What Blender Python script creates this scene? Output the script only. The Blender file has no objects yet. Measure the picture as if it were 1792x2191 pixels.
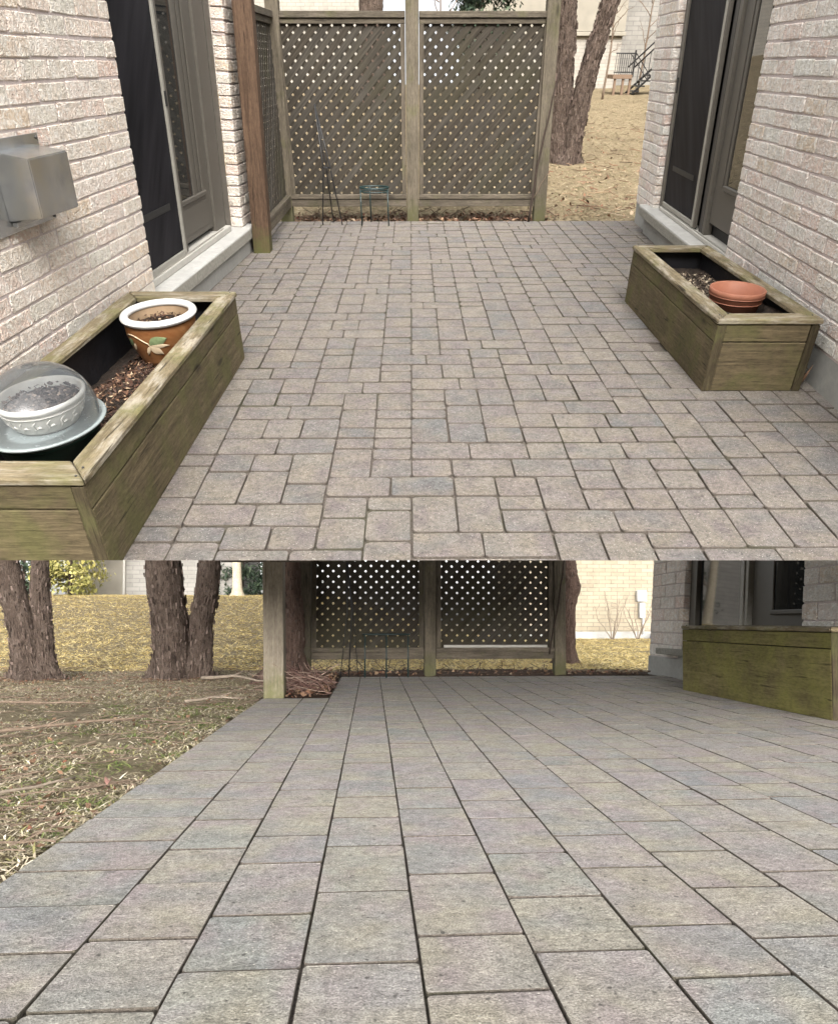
import bpy, bmesh, math, random
from mathutils import Vector, Matrix, noise as mnoise
R = math.radians
random.seed(7)
S = bpy.context.scene
C = S.collection

# ---------------------------------------------------------------- camera
# The lower patio is the level world: X across the pavers, Y along them, Z up.
CAM = Vector((0.0, 0.0, 0.5))
def axes(py, f, hy, vx, px=896.0):
    vy = Vector((vx - px, hy - py, f)).normalized()
    n = Vector((0, f, -(hy - py))).normalized()
    n = (n - vy * n.dot(vy)).normalized()
    return Matrix((n.cross(vy), vy, -n))
RB = axes(1280, 1500, 1330, 795)
RT = axes(1280, 1500, 130, 878)
cd = bpy.data.cameras.new('camera')
cam = bpy.data.objects.new('camera', cd)
C.objects.link(cam)
cd.sensor_fit = 'HORIZONTAL'
cd.sensor_width = 36.0
cd.lens = 36.0 * 1500 / 1792
cd.shift_y = (1280 - 1095.5) / 1792
cd.clip_start = 0.02
cd.clip_end = 500
cam.matrix_world = Matrix.Translation(CAM) @ (RB @ Matrix.Diagonal((1, -1, -1))).to_4x4()
S.camera = cam
# the upper terrace: a second patio on a slope that climbs away from the viewer
UP = Matrix.Translation(CAM) @ (RB @ RT.transposed()).to_4x4() @ Matrix.Translation((0, 0, -1.35))
LO = Matrix.Identity(4)
# front face of the upper terrace: one straight plane
CUT_N = (RB @ Vector((0, 1500, 81))).normalized()

# ---------------------------------------------------------------- sky, sun, exposure
SUN_EL, SUN_AZ = 8.0, -1.0        # sun behind the viewer, a little to the left
w = bpy.data.worlds.new('World')
S.world = w
w.use_nodes = True
wn = w.node_tree
wn.nodes.clear()
sky = wn.nodes.new('ShaderNodeTexSky')
sky.sky_type = 'NISHITA'
sky.sun_disc = False
sky.sun_elevation = R(SUN_EL)
sky.sun_rotation = R(180 + SUN_AZ)
sky.air_density = 1.0
sky.dust_density = 4.0
sky.ozone_density = 1.0
hs = wn.nodes.new('ShaderNodeHueSaturation')
hs.inputs['Saturation'].default_value = 0.12
bg = wn.nodes.new('ShaderNodeBackground')
bg.inputs['Strength'].default_value = 0.15
wo = wn.nodes.new('ShaderNodeOutputWorld')
wn.links.new(sky.outputs[0], hs.inputs['Color'])
wn.links.new(hs.outputs[0], bg.inputs['Color'])
wn.links.new(bg.outputs[0], wo.inputs[0])
sd = bpy.data.lights.new('sun', 'SUN')
sd.energy = 1.0
sd.angle = R(92)
sd.color = (1.0, 0.965, 0.92)
sun = bpy.data.objects.new('sun', sd)
C.objects.link(sun)
sun.rotation_euler = Vector((math.sin(R(SUN_AZ)) * math.cos(R(SUN_EL)), math.cos(R(SUN_AZ)) * math.cos(R(SUN_EL)), -math.sin(R(SUN_EL)))).to_track_quat('-Z', 'Y').to_euler()
S.view_settings.view_transform = 'Standard'
S.view_settings.look = 'None'
S.view_settings.gamma = 1.0
S.view_settings.use_curve_mapping = False
S.view_settings.exposure = 2.27

# ---------------------------------------------------------------- material helpers
class N:
    def __init__(s, name):
        s.m = bpy.data.materials.new(name)
        s.m.use_nodes = True
        s.t = s.m.node_tree
        s.b = s.t.nodes['Principled BSDF']
        s._obj = s._pos = s._rnd = None
    def new(s, k, **kw):
        n = s.t.nodes.new('ShaderNode' + k)
        for a, v in kw.items(): setattr(n, a, v)
        return n
    def link(s, a, b): s.t.links.new(a, b)
    def put(s, sock, v):
        if isinstance(v, bpy.types.NodeSocket): s.link(v, sock)
        elif isinstance(v, tuple) and len(v) == 3 and sock.type == 'RGBA': sock.default_value = (*v, 1)
        else: sock.default_value = v
    def obj(s):
        if not s._obj:
            tc = s.new('TexCoord'); oi = s.new('ObjectInfo')
            mul = s.new('VectorMath', operation='MULTIPLY_ADD')
            s.link(oi.outputs['Random'], mul.inputs[0]); mul.inputs[1].default_value = (31, 17, 23); s.link(tc.outputs['Object'], mul.inputs[2])
            s._obj = mul.outputs[0]
        return s._obj
    def pos(s):
        if not s._pos: s._pos = s.new('NewGeometry').outputs['Position']
        return s._pos
    def rnd(s):
        """one random number per separate piece"""
        if not s._rnd:
            oi = s.new('ObjectInfo'); g = s.new('NewGeometry')
            a = s.new('Math', operation='ADD'); s.link(oi.outputs['Random'], a.inputs[0]); s.link(g.outputs['Random Per Island'], a.inputs[1])
            f = s.new('Math', operation='FRACT'); s.link(a.outputs[0], f.inputs[0])
            s._rnd = f.outputs[0]
        return s._rnd
    def math(s, op, a, b=0.0, clamp=False):
        n = s.new('Math', operation=op, use_clamp=clamp)
        s.put(n.inputs[0], a); s.put(n.inputs[1], b)
        return n.outputs[0]
    def scale(s, vec, sc):
        n = s.new('VectorMath', operation='MULTIPLY')
        s.link(vec, n.inputs[0]); n.inputs[1].default_value = sc
        return n.outputs[0]
    def noise(s, vec, scale, detail=3.0, rough=0.55, dist=0.0):
        n = s.new('TexNoise')
        s.link(vec, n.inputs['Vector']); n.inputs['Scale'].default_value = scale
        n.inputs['Detail'].default_value = detail; n.inputs['Roughness'].default_value = rough; n.inputs['Distortion'].default_value = dist
        return n.outputs['Fac']
    def voro(s, vec, scale, out='Distance'):
        n = s.new('TexVoronoi'); s.link(vec, n.inputs['Vector']); n.inputs['Scale'].default_value = scale
        return n.outputs[out]
    def ramp(s, fac, stops, interp='LINEAR'):
        n = s.new('ValToRGB'); e = n.color_ramp.elements
        n.color_ramp.interpolation = interp
        while len(e) < len(stops): e.new(0.5)
        for el, (p, c) in zip(e, stops):
            el.position = p; el.color = (*c, 1) if isinstance(c, tuple) else (c, c, c, 1)
        s.put(n.inputs[0], fac)
        return n.outputs[0]
    def mix(s, fac, a, b, blend='MIX'):
        n = s.new('Mix', data_type='RGBA', blend_type=blend)
        s.put(n.inputs[0], fac); s.put(n.inputs[6], a); s.put(n.inputs[7], b)
        return n.outputs[2]
    def bump(s, h, strength=0.4, dist=0.01, after=None):
        n = s.new('Bump'); n.inputs['Strength'].default_value = strength; n.inputs['Distance'].default_value = dist
        s.link(h, n.inputs['Height'])
        if after: s.link(after, n.inputs['Normal'])
        s.link(n.outputs[0], s.b.inputs['Normal'])
        return n.outputs[0]
    def done(s, col=None, rough=0.8, metal=0.0, spec=0.3):
        if col is not None: s.put(s.b.inputs['Base Color'], col)
        s.put(s.b.inputs['Roughness'], rough)
        s.b.inputs['Metallic'].default_value = metal
        s.b.inputs['Specular IOR Level'].default_value = spec
        return s.m
M = {}

def paver_mat(name, stops, spk, con=1.0):
    n = N(name); p = n.pos()
    sh = n.new('VectorMath', operation='MULTIPLY_ADD')
    n.link(n.rnd(), sh.inputs[0]); sh.inputs[1].default_value = (13, 7, 5); n.link(p, sh.inputs[2])
    q = sh.outputs[0]
    base = n.ramp(n.rnd(), stops)
    base = n.mix(n.ramp(n.noise(q, 6.0, 2), [(0.40, 0.0), (0.66, 0.85)]), base, spk[0])
    base = n.mix(n.ramp(n.noise(n.scale(q, (1.3, 0.9, 1)), 7.5, 2), [(0.48, 0.0), (0.70, 0.8)]), base, spk[1])
    base = n.mix(n.ramp(n.noise(n.scale(q, (0.8, 1.4, 1.2)), 5.0, 2), [(0.52, 0.0), (0.74, 0.7)]), base, spk[2])
    fine = n.noise(p, 260, 3, 0.8)
    base = n.mix(0.9, base, n.ramp(fine, [(0.30, 0.5), (0.5, 1.0), (0.70, 1.6)]), 'MULTIPLY')
    mid = n.noise(p, 60, 4, 0.75)
    base = n.mix(0.9, base, n.ramp(mid, [(0.32, 0.62), (0.5, 1.0), (0.68, 1.3)]), 'MULTIPLY')
    big = n.noise(p, 14, 3, 0.6)
    base = n.mix(0.8, base, n.ramp(big, [(0.3, 0.80), (0.7, 1.15)]), 'MULTIPLY')
    v = n.voro(p, 70)
    base = n.mix(n.ramp(v, [(0.09, 0.75), (0.15, 0.0)]), base, (0.62, 0.58, 0.52))
    v2 = n.noise(p, 75, 1, 0.4)
    base = n.mix(n.ramp(v2, [(0.70, 0.0), (0.76, 0.75)]), base, (0.07, 0.065, 0.06))
    base = n.mix(1.0, base, (con, con, con), 'MULTIPLY')
    h = n.math('ADD', fine, n.math('MULTIPLY', mid, 1.6))
    n.bump(h, 0.8, 0.008)
    return n.done(base, 0.85, 0, 0.25)
M['paver_tan'] = paver_mat('paver_tan', [(0.0, (0.205, 0.184, 0.160)), (0.2, (0.185, 0.166, 0.152)), (0.38, (0.220, 0.197, 0.168)), (0.55, (0.176, 0.160, 0.150)), (0.7, (0.206, 0.178, 0.160)), (0.85, (0.150, 0.148, 0.145)), (1.0, (0.195, 0.172, 0.160))],
                           [(0.208, 0.182, 0.148), (0.168, 0.144, 0.142), (0.142, 0.143, 0.138)], 0.86)
M['paver_grey'] = paver_mat('paver_grey', [(0.0, (0.305, 0.298, 0.285)), (0.14, (0.365, 0.335, 0.295)), (0.28, (0.285, 0.285, 0.280)), (0.42, (0.355, 0.310, 0.296)), (0.57, (0.290, 0.300, 0.286)), (0.72, (0.365, 0.340, 0.285)), (0.86, (0.335, 0.300, 0.300)), (1.0, (0.275, 0.278, 0.280))],
                            [(0.365, 0.335, 0.265), (0.335, 0.285, 0.282), (0.272, 0.278, 0.260)], 0.98)
n = N('joint_sand'); f = n.noise(n.pos(), 140, 3, 0.7)
n.bump(f, 0.8, 0.01)
M['sand'] = n.done(n.mix(n.ramp(n.noise(n.pos(), 3.0), [(0.5, 0.0), (0.7, 0.6)]), n.ramp(f, [(0.3, (0.06, 0.050, 0.042)), (0.7, (0.15, 0.128, 0.108))]), (0.055, 0.06, 0.03)), 0.95)

def brick_mat(name, tint=(1, 1, 1)):
    n = N(name); o = n.obj(); p = n.pos()
    T = lambda c: tuple(a * b for a, b in zip(c, tint))
    base = n.ramp(n.rnd(), [(0.0, T((0.66, 0.54, 0.46))), (0.15, T((0.66, 0.58, 0.49))), (0.3, T((0.70, 0.61, 0.54))), (0.5, T((0.66, 0.50, 0.42))), (0.62, T((0.66, 0.62, 0.54))), (0.78, T((0.72, 0.62, 0.54))), (0.92, T((0.60, 0.48, 0.36))), (1.0, T((0.70, 0.60, 0.53)))])
    wash = n.noise(n.scale(p, (1.0, 1.0, 1.6)), 26, 4, 0.62, 1.6)
    base = n.mix(n.ramp(wash, [(0.46, 0.0), (0.60, 0.75)]), base, T((0.80, 0.77, 0.72)))
    gr = n.noise(p, 9, 3, 0.6)
    base = n.mix(n.ramp(gr, [(0.52, 0.0), (0.72, 0.5)]), base, T((0.60, 0.58, 0.50)))
    pit = n.noise(p, 70, 3, 0.7)
    base = n.mix(n.ramp(pit, [(0.62, 0.0), (0.71, 0.85)]), base, (0.24, 0.18, 0.14))
    base = n.mix(0.7, base, n.ramp(n.noise(p, 22, 4, 0.7), [(0.3, 0.74), (0.6, 1.08)]), 'MULTIPLY')
    wr = n.noise(p, 34, 3, 0.6, 2.5)
    h = n.math('ADD', n.math('MULTIPLY', wr, 2.0), n.math('MULTIPLY', pit, -0.6))
    n.bump(h, 0.85, 0.012)
    return n.done(base, 0.88, 0, 0.2)
M['brick'] = brick_mat('washed_brick', (1.06, 1.06, 1.06))
M['brick_cool'] = brick_mat('washed_brick_cool', (1.10, 1.13, 1.17))
n = N('mortar'); f = n.noise(n.pos(), 90, 4, 0.7)
n.bump(f, 0.7, 0.008)
M['mortar'] = n.done(n.ramp(f, [(0.3, (0.44, 0.375, 0.36)), (0.7, (0.60, 0.525, 0.505))]), 0.95)

def far_brick(name, a, b, mo, sc=1.0, axis='x'):
    n = N(name)
    tc = n.new('TexCoord'); sp = n.new('SeparateXYZ'); n.link(tc.outputs['Object'], sp.inputs[0])
    cb = n.new('CombineXYZ'); n.link(sp.outputs['X' if axis == 'x' else 'Y'], cb.inputs[0]); n.link(sp.outputs['Z'], cb.inputs[1])
    br = n.new('TexBrick'); n.link(cb.outputs[0], br.inputs['Vector'])
    br.inputs['Color1'].default_value = (*a, 1); br.inputs['Color2'].default_value = (*b, 1); br.inputs['Mortar'].default_value = (*mo, 1)
    br.inputs['Scale'].default_value = 1.0; br.inputs['Brick Width'].default_value = 0.27 * sc; br.inputs['Row Height'].default_value = 0.085 * sc
    br.inputs['Mortar Size'].default_value = 0.010 * sc; br.inputs['Mortar Smooth'].default_value = 0.3
    col = n.mix(n.ramp(n.noise(tc.outputs['Object'], 6, 4, 0.65), [(0.3, 0.0), (0.75, 0.55)]), br.outputs['Color'], tuple(1.18 * x for x in a))
    col = n.mix(0.6, col, n.ramp(n.noise(tc.outputs['Object'], 1.2, 3), [(0.3, 0.8), (0.7, 1.12)]), 'MULTIPLY')
    n.bump(br.outputs['Fac'], -0.4, 0.01)
    return n.done(col, 0.9)
M['far_brick'] = far_brick('far_brick', (0.36, 0.335, 0.29), (0.28, 0.26, 0.23), (0.22, 0.205, 0.185))
M['far_brick_warm'] = far_brick('far_brick_warm', (0.36, 0.315, 0.235), (0.28, 0.24, 0.175), (0.19, 0.165, 0.125), 1.1)
M['far_brick_left'] = far_brick('far_brick_left', (0.27, 0.258, 0.235), (0.205, 0.196, 0.18), (0.165, 0.16, 0.15), 1.4)

def concrete(name, a, b, sc=22, st=0.35):
    n = N(name); p = n.pos()
    f = n.noise(p, sc, 5, 0.68); g = n.noise(p, 4, 3)
    c = n.mix(n.ramp(g, [(0.35, 0.0), (0.7, 0.8)]), n.ramp(f, [(0.25, a), (0.75, b)]), tuple(x * 0.72 for x in b))
    h = n.math('ADD', f, n.noise(p, 120, 3, 0.7))
    n.bump(h, st, 0.01)
    return n.done(c, 0.88)
M['sill'] = concrete('concrete_sill', (0.33, 0.325, 0.305), (0.46, 0.455, 0.435))
M['sill_rough'] = concrete('rough_sill_edge', (0.17, 0.165, 0.14), (0.40, 0.385, 0.34), 40, 0.9)
M['foundation'] = concrete('foundation_concrete', (0.26, 0.265, 0.255), (0.37, 0.365, 0.34))
M['beige_wall'] = concrete('beige_render', (0.27, 0.245, 0.20), (0.32, 0.295, 0.245), 8, 0.15)

def wood(name, axis, dark, light, algae=None, alg=(0.5, 0.7), crack=0.55, rough=0.82, weather=None, moss=None):
    """weathered timber with the grain along one axis of the board"""
    n = N(name); o = n.obj()
    st = {'x': (0.06, 1, 1), 'y': (1, 0.06, 1), 'z': (1, 1, 0.06)}[axis]
    v = n.scale(o, st)
    warp = n.noise(o, 3.0, 2)
    g = n.noise(v, 46, 5, 0.66, 0.9)
    g2 = n.noise(v, 170, 4, 0.75)
    g3 = n.noise(n.scale(o, tuple(x ** 0.4 for x in st)), 85, 4, 0.75)
    col = n.ramp(g, [(0.28, dark), (0.52, tuple((a + b) / 2 for a, b in zip(dark, light))), (0.72, light)])
    col = n.mix(0.55, col, n.ramp(g2, [(0.3, 0.6), (0.55, 1.05), (0.8, 1.2)]), 'MULTIPLY')
    if weather:
        wv = n.noise(n.scale(o, tuple(min(1, 3 * x) for x in st)), 24, 4, 0.7)
        col = n.mix(n.ramp(wv, [(0.47, 0.0), (0.62, 0.8)]), col, weather)
    if algae:
        a1 = n.noise(o, 5.5, 4, 0.6)
        col = n.mix(n.ramp(a1, [(alg[0], 0.0), (alg[1], 0.85)]), col, algae)
    col = n.mix(0.75, col, n.ramp(g3, [(0.32, 0.62), (0.5, 1.0), (0.7, 1.25)]), 'MULTIPLY')
    kn = n.voro(n.scale(o, tuple(x ** 0.45 for x in st)), 5.5)
    col = n.mix(n.ramp(kn, [(0.045, 0.75), (0.10, 0.0)]), col, tuple(x * 0.45 for x in dark))
    col = n.mix(n.ramp(n.noise(n.scale(o, st), 60, 2, 0.5, 0.4), [(0.66, 0.0), (0.72, crack)]), col, tuple(x * 0.3 for x in dark))
    if moss:
        tc = n.new('TexCoord'); sp = n.new('SeparateXYZ'); n.link(tc.outputs['Object'], sp.inputs[0])
        hh = n.math('ADD', sp.outputs['Z'], n.math('MULTIPLY', n.math('SUBTRACT', n.noise(tc.outputs['Object'], 14, 4, 0.65), 0.5), 0.5))
        col = n.mix(n.ramp(hh, [(0.0, 0.85), (0.07, 0.6), (0.24, 0.0)]), col, moss)
    stain = n.noise(o, 2.3, 3, 0.6)
    col = n.mix(0.6, col, n.ramp(stain, [(0.3, 0.52), (0.62, 1.1)]), 'MULTIPLY')
    n.bump(n.math('ADD', g, n.math('MULTIPLY', g2, 0.5)), 0.55, 0.006)
    return n.done(col, rough, 0, 0.2)
for ax in 'xyz':
    M['planter_' + ax] = wood('planter_wood_' + ax, ax, (0.058, 0.045, 0.026), (0.150, 0.118, 0.068), (0.090, 0.084, 0.035), (0.44, 0.62), 0.8)
    M['mossy_' + ax] = wood('mossy_planter_wood_' + ax, ax, (0.085, 0.070, 0.032), (0.205, 0.175, 0.080), (0.175, 0.165, 0.050), (0.34, 0.64), 0.8)
    M['cap_' + ax] = wood('planter_cap_' + ax, ax, (0.105, 0.082, 0.048), (0.225, 0.185, 0.118), (0.135, 0.125, 0.055), (0.48, 0.68), 0.9, 0.9, (0.31, 0.28, 0.225))
    M['fence_' + ax] = wood('fence_wood_' + ax, ax, (0.066, 0.055, 0.041), (0.142, 0.120, 0.092), (0.085, 0.082, 0.040), (0.54, 0.78), 0.6)
M['cedar_post'] = wood('brown_post', 'z', (0.050, 0.030, 0.019), (0.120, 0.076, 0.049), None, (0, 1), 0.85, moss=(0.075, 0.078, 0.028))
M['grey_post'] = wood('grey_post', 'z', (0.150, 0.128, 0.098), (0.26, 0.225, 0.175), None, (0, 1), 0.6, moss=(0.105, 0.105, 0.045))
M['fence_post'] = wood('fence_post', 'z', (0.085, 0.072, 0.052), (0.165, 0.140, 0.105), (0.095, 0.092, 0.042), (0.56, 0.8), 0.6, moss=(0.075, 0.076, 0.03))
M['dark_end'] = wood('dark_end_grain', 'z', (0.035, 0.026, 0.016), (0.085, 0.07, 0.038), (0.08, 0.085, 0.03), (0.5, 0.72), 0.6)
# lath: colours differ from strip to strip, each in its own direction (grain by geometry, not axis)
n = N('lath_wood'); o = n.obj()
g = n.noise(n.scale(o, (0.05, 1, 1)), 70, 4, 0.65)
col = n.mix(n.ramp(n.rnd(), [(0.0, 0.0), (1.0, 1.0)]), n.ramp(g, [(0.3, (0.022, 0.018, 0.013)), (0.7, (0.056, 0.046, 0.034))]), n.ramp(g, [(0.3, (0.028, 0.025, 0.021)), (0.7, (0.072, 0.064, 0.053))]))
col = n.mix(n.ramp(n.noise(n.pos(), 1.6, 3), [(0.48, 0.0), (0.68, 0.6)]), col, (0.040, 0.037, 0.020))
n.bump(g, 0.4, 0.004)
M['lath'] = n.done(col, 0.85, 0, 0.2)

def plain(name, col, rough=0.5, metal=0.0, spec=0.5, var=0.12, sc=30, bump=0.0):
    n = N(name); f = n.noise(n.pos(), sc, 4, 0.6)
    c = n.mix(1.0, col, n.ramp(f, [(0.25, 1 - var), (0.75, 1 + var)]), 'MULTIPLY')
    if bump: n.bump(f, bump, 0.005)
    return n.done(c, n.math('ADD', n.math('MULTIPLY', f, 0.15), rough - 0.07), metal, spec)
M['bronze'] = plain('bronze_frame', (0.088, 0.080, 0.067), 0.5)
M['bronze_dark'] = plain('dark_bronze', (0.048, 0.045, 0.042), 0.5)
M['alu'] = plain('screen_frame_metal', (0.26, 0.25, 0.22), 0.42)
M['seal'] = plain('black_seal', (0.012, 0.012, 0.012), 0.6)
M['threshold'] = plain('pale_threshold', (0.40, 0.385, 0.35), 0.55)
n = N('insect_screen'); o = n.obj()
f = n.noise(n.scale(n.pos(), (1, 1, 0.12)), 9, 2)
M['screen'] = n.done(n.ramp(f, [(0.35, (0.008, 0.008, 0.010)), (0.7, (0.022, 0.021, 0.025))]), 0.6, 0, 0.08)  # vertical streaks in the base colour stand in for a slight sheen
n = N('door_glass')
M['glass'] = n.done((0.018, 0.020, 0.021), 0.03, 0, 0.5)
n = N('galvanised'); p = n.pos(); f = n.noise(p, 14, 3, 0.5); g = n.voro(p, 40)
M['galv'] = n.done(n.mix(n.ramp(n.noise(p, 7, 3), [(0.45, 0.0), (0.7, 0.6)]), n.ramp(f, [(0.3, (0.38, 0.39, 0.40)), (0.7, (0.56, 0.57, 0.57))]), (0.40, 0.36, 0.26)), 0.27, 0.9, 0.5)
M['black_metal'] = plain('black_metal', (0.012, 0.012, 0.013), 0.45)
M['teal_wire'] = plain('green_wire', (0.008, 0.024, 0.024), 0.4)
M['brown_timber'] = plain('brown_timber', (0.16, 0.105, 0.07), 0.8)
M['liner'] = plain('black_liner', (0.008, 0.008, 0.010), 0.5, 0, 0.4, 0.3, 20, 0.5)
n = N('soil'); p = n.pos(); f = n.noise(p, 45, 5, 0.75)
n.bump(f, 1.0, 0.03)
M['soil'] = n.done(n.ramp(f, [(0.3, (0.012, 0.009, 0.007)), (0.6, (0.038, 0.025, 0.017)), (0.8, (0.075, 0.052, 0.036))]), 0.95)
def chips(name, stops, rough=0.8):
    n = N(name); return n.done(n.ramp(n.rnd(), stops), rough, 0, 0.3)
M['mulch'] = chips('mulch_chip', [(0.0, (0.022, 0.012, 0.008)), (0.55, (0.055, 0.026, 0.016)), (0.8, (0.11, 0.055, 0.032)), (0.93, (0.20, 0.125, 0.075)), (1.0, (0.42, 0.33, 0.22))], 0.6)
M['dark_chip'] = chips('dark_chip', [(0.0, (0.018, 0.013, 0.012)), (0.7, (0.055, 0.042, 0.036)), (1.0, (0.12, 0.09, 0.07))], 0.75)
M['glaze'] = (lambda n: n.done(n.mix(n.ramp(n.noise(n.scale(n.pos(), (1, 1, 4)), 9, 3), [(0.4, 0.0), (0.7, 0.8)]), (0.155, 0.062, 0.022), (0.225, 0.112, 0.048)), 0.32, 0, 0.5))(N('brown_glaze'))
M['glaze_in'] = plain('pot_inside', (0.30, 0.21, 0.13), 0.7)
M['white_glaze'] = plain('white_glaze', (0.56, 0.56, 0.55), 0.25, 0, 0.5, 0.04)
M['white_ceramic'] = plain('white_ceramic', (0.50, 0.485, 0.45), 0.5, 0, 0.4, 0.08, 12)
M['cream_line'] = plain('cream_relief', (0.55, 0.44, 0.30), 0.4, 0, 0.5, 0.05)
M['green_leaf'] = plain('green_relief', (0.155, 0.20, 0.10), 0.35, 0, 0.5, 0.25, 60)
M['terracotta'] = plain('terracotta', (0.27, 0.108, 0.066), 0.6, 0, 0.35, 0.10, 25)
M['green_plastic'] = plain('dark_green_plastic', (0.010, 0.026, 0.018), 0.4)
M['tray'] = plain('frosted_tray', (0.22, 0.25, 0.25), 0.25, 0, 0.5, 0.04)
n = N('clear_plastic')
tr = n.new('BsdfTransparent'); tr.inputs[0].default_value = (0.93, 0.95, 0.96, 1)
gl = n.new('BsdfGlossy'); gl.inputs['Roughness'].default_value = 0.06; gl.inputs[0].default_value = (1, 1, 1, 1)
df = n.new('BsdfDiffuse'); df.inputs[0].default_value = (0.62, 0.65, 0.70, 1)
fr = n.new('Fresnel'); fr.inputs[0].default_value = 1.45
fm = n.math('MULTIPLY', fr.outputs[0], 0.8, True)
m1 = n.new('MixShader'); m1.inputs[0].default_value = 0.05
n.link(tr.outputs[0], m1.inputs[1]); n.link(df.outputs[0], m1.inputs[2])
m2 = n.new('MixShader'); n.link(fm, m2.inputs[0]); n.link(m1.outputs[0], m2.inputs[1]); n.link(gl.outputs[0], m2.inputs[2])
n.link(m2.outputs[0], n.t.nodes['Material Output'].inputs[0])
M['clear'] = n.m
def ground(name, stops, sc=1.0, alt=(0.10, 0.10, 0.035)):
    n = N(name); p = n.pos()
    f = n.noise(p, 14 * sc, 6, 0.75, 0.6); g = n.noise(p, 1.3 * sc, 4, 0.6)
    c = n.mix(n.ramp(g, [(0.45, 0.0), (0.70, 0.6)]), n.ramp(f, stops), alt)
    n.bump(f, 0.9, 0.05)
    return n.done(c, 0.95, 0, 0.1)
M['lawn_up'] = ground('dead_lawn_up', [(0.28, (0.105, 0.080, 0.048)), (0.5, (0.19, 0.150, 0.092)), (0.72, (0.27, 0.22, 0.145))], 0.8, (0.125, 0.098, 0.06))
M['lawn_low'] = ground('dead_lawn_low', [(0.28, (0.075, 0.060, 0.043)), (0.5, (0.205, 0.168, 0.112)), (0.72, (0.38, 0.32, 0.215))], 1.0, (0.22, 0.18, 0.10))
M['earth'] = ground('bare_earth', [(0.3, (0.035, 0.024, 0.018)), (0.6, (0.085, 0.06, 0.045)), (0.8, (0.15, 0.11, 0.08))], 2.0, (0.07, 0.04, 0.03))
M['straw'] = chips('straw_blade', [(0.0, (0.15, 0.112, 0.062)), (0.35, (0.24, 0.19, 0.115)), (0.6, (0.31, 0.25, 0.16)), (0.8, (0.19, 0.155, 0.08)), (0.92, (0.13, 0.13, 0.055)), (1.0, (0.40, 0.34, 0.24))])
M['straw_dull'] = chips('straw_dull', [(0.0, (0.11, 0.085, 0.06)), (0.25, (0.34, 0.285, 0.195)), (0.5, (0.54, 0.465, 0.335)), (0.68, (0.23, 0.215, 0.09)), (0.8, (0.25, 0.235, 0.10)), (0.88, (0.48, 0.415, 0.295)), (1.0, (0.72, 0.65, 0.53))])
M['straw_sunlit'] = chips('straw_sunlit', [(0.0, (0.56, 0.43, 0.17)), (0.4, (0.74, 0.59, 0.27)), (0.7, (0.65, 0.52, 0.22)), (1.0, (0.82, 0.70, 0.40))])  # far blades brighter and golder: a sunlit band put into their colour
M['litter'] = chips('leaf_litter', [(0.0, (0.06, 0.035, 0.025)), (0.35, (0.13, 0.075, 0.045)), (0.6, (0.20, 0.12, 0.075)), (0.8, (0.30, 0.21, 0.13)), (0.92, (0.17, 0.05, 0.03)), (1.0, (0.38, 0.30, 0.21))])
M['pink_leaf'] = plain('pink_dry_leaf', (0.42, 0.23, 0.19), 0.7, 0, 0.3, 0.2, 60)
M['twig'] = plain('twig_bark', (0.155, 0.115, 0.085), 0.85, 0, 0.2, 0.35, 50)
M['twig_pale'] = plain('pale_twig', (0.22, 0.18, 0.14), 0.85, 0, 0.2, 0.3, 50)
M['twig_dark'] = plain('dark_twig', (0.05, 0.037, 0.030), 0.85, 0, 0.2, 0.3, 50)
def bark(name, stops, sc=1.0, st=0.9):
    n = N(name); o = n.new('TexCoord').outputs['Object']
    v = n.scale(o, (1, 1, 0.30))
    f = n.noise(v, 15 * sc, 6, 0.75, 1.8); g = n.noise(o, 3.5, 3); k = n.noise(v, 30 * sc, 5, 0.75, 2.2)
    col = n.ramp(f, stops)
    col = n.mix(n.ramp(g, [(0.45, 0.0), (0.7, 0.4)]), col, stops[1][1])
    col = n.mix(n.ramp(k, [(0.34, 0.92), (0.47, 0.0)]), col, tuple(x * 0.22 for x in stops[0][1]))
    col = n.mix(n.ramp(n.noise(v, 22 * sc, 4, 0.7, 2.0), [(0.60, 0.0), (0.68, 0.75)]), col, stops[-1][1])
    n.bump(n.math('ADD', n.math('MULTIPLY', f, 2.0), n.math('MULTIPLY', k, 1.5)), st, 0.05)
    return n.done(col, 0.9, 0, 0.15)
M['birch'] = bark('peeling_birch_bark', [(0.28, (0.055, 0.040, 0.032)), (0.45, (0.125, 0.092, 0.073)), (0.60, (0.190, 0.145, 0.118)), (0.78, (0.300, 0.245, 0.205))])
M['flake'] = chips('bark_flake', [(0.0, (0.035, 0.024, 0.019)), (0.5, (0.085, 0.060, 0.048)), (0.9, (0.120, 0.088, 0.072)), (1.0, (0.15, 0.113, 0.094))])
M['cedar_bark'] = bark('cedar_bark', [(0.25, (0.06, 0.038, 0.03)), (0.5, (0.135, 0.09, 0.072)), (0.75, (0.23, 0.165, 0.13))], 1.0, 0.7)
M['pale_bark'] = bark('pale_bark', [(0.25, (0.42, 0.35, 0.24)), (0.5, (0.55, 0.48, 0.36)), (0.75, (0.66, 0.60, 0.48))], 1.0, 0.3)
M['needles'] = chips('dark_needles', [(0.0, (0.012, 0.022, 0.014)), (0.5, (0.025, 0.042, 0.024)), (1.0, (0.06, 0.085, 0.045))], 0.6)
M['yellow_green'] = chips('yellow_green_foliage', [(0.0, (0.09, 0.095, 0.025)), (0.4, (0.19, 0.18, 0.05)), (0.75, (0.32, 0.285, 0.085)), (1.0, (0.42, 0.38, 0.15))], 0.6)
M['meter'] = plain('meter_grey', (0.50, 0.51, 0.51), 0.5)
M['blue'] = plain('blue_plastic', (0.03, 0.07, 0.36), 0.4)
M['red'] = plain('red_plastic', (0.35, 0.05, 0.04), 0.4)

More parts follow.
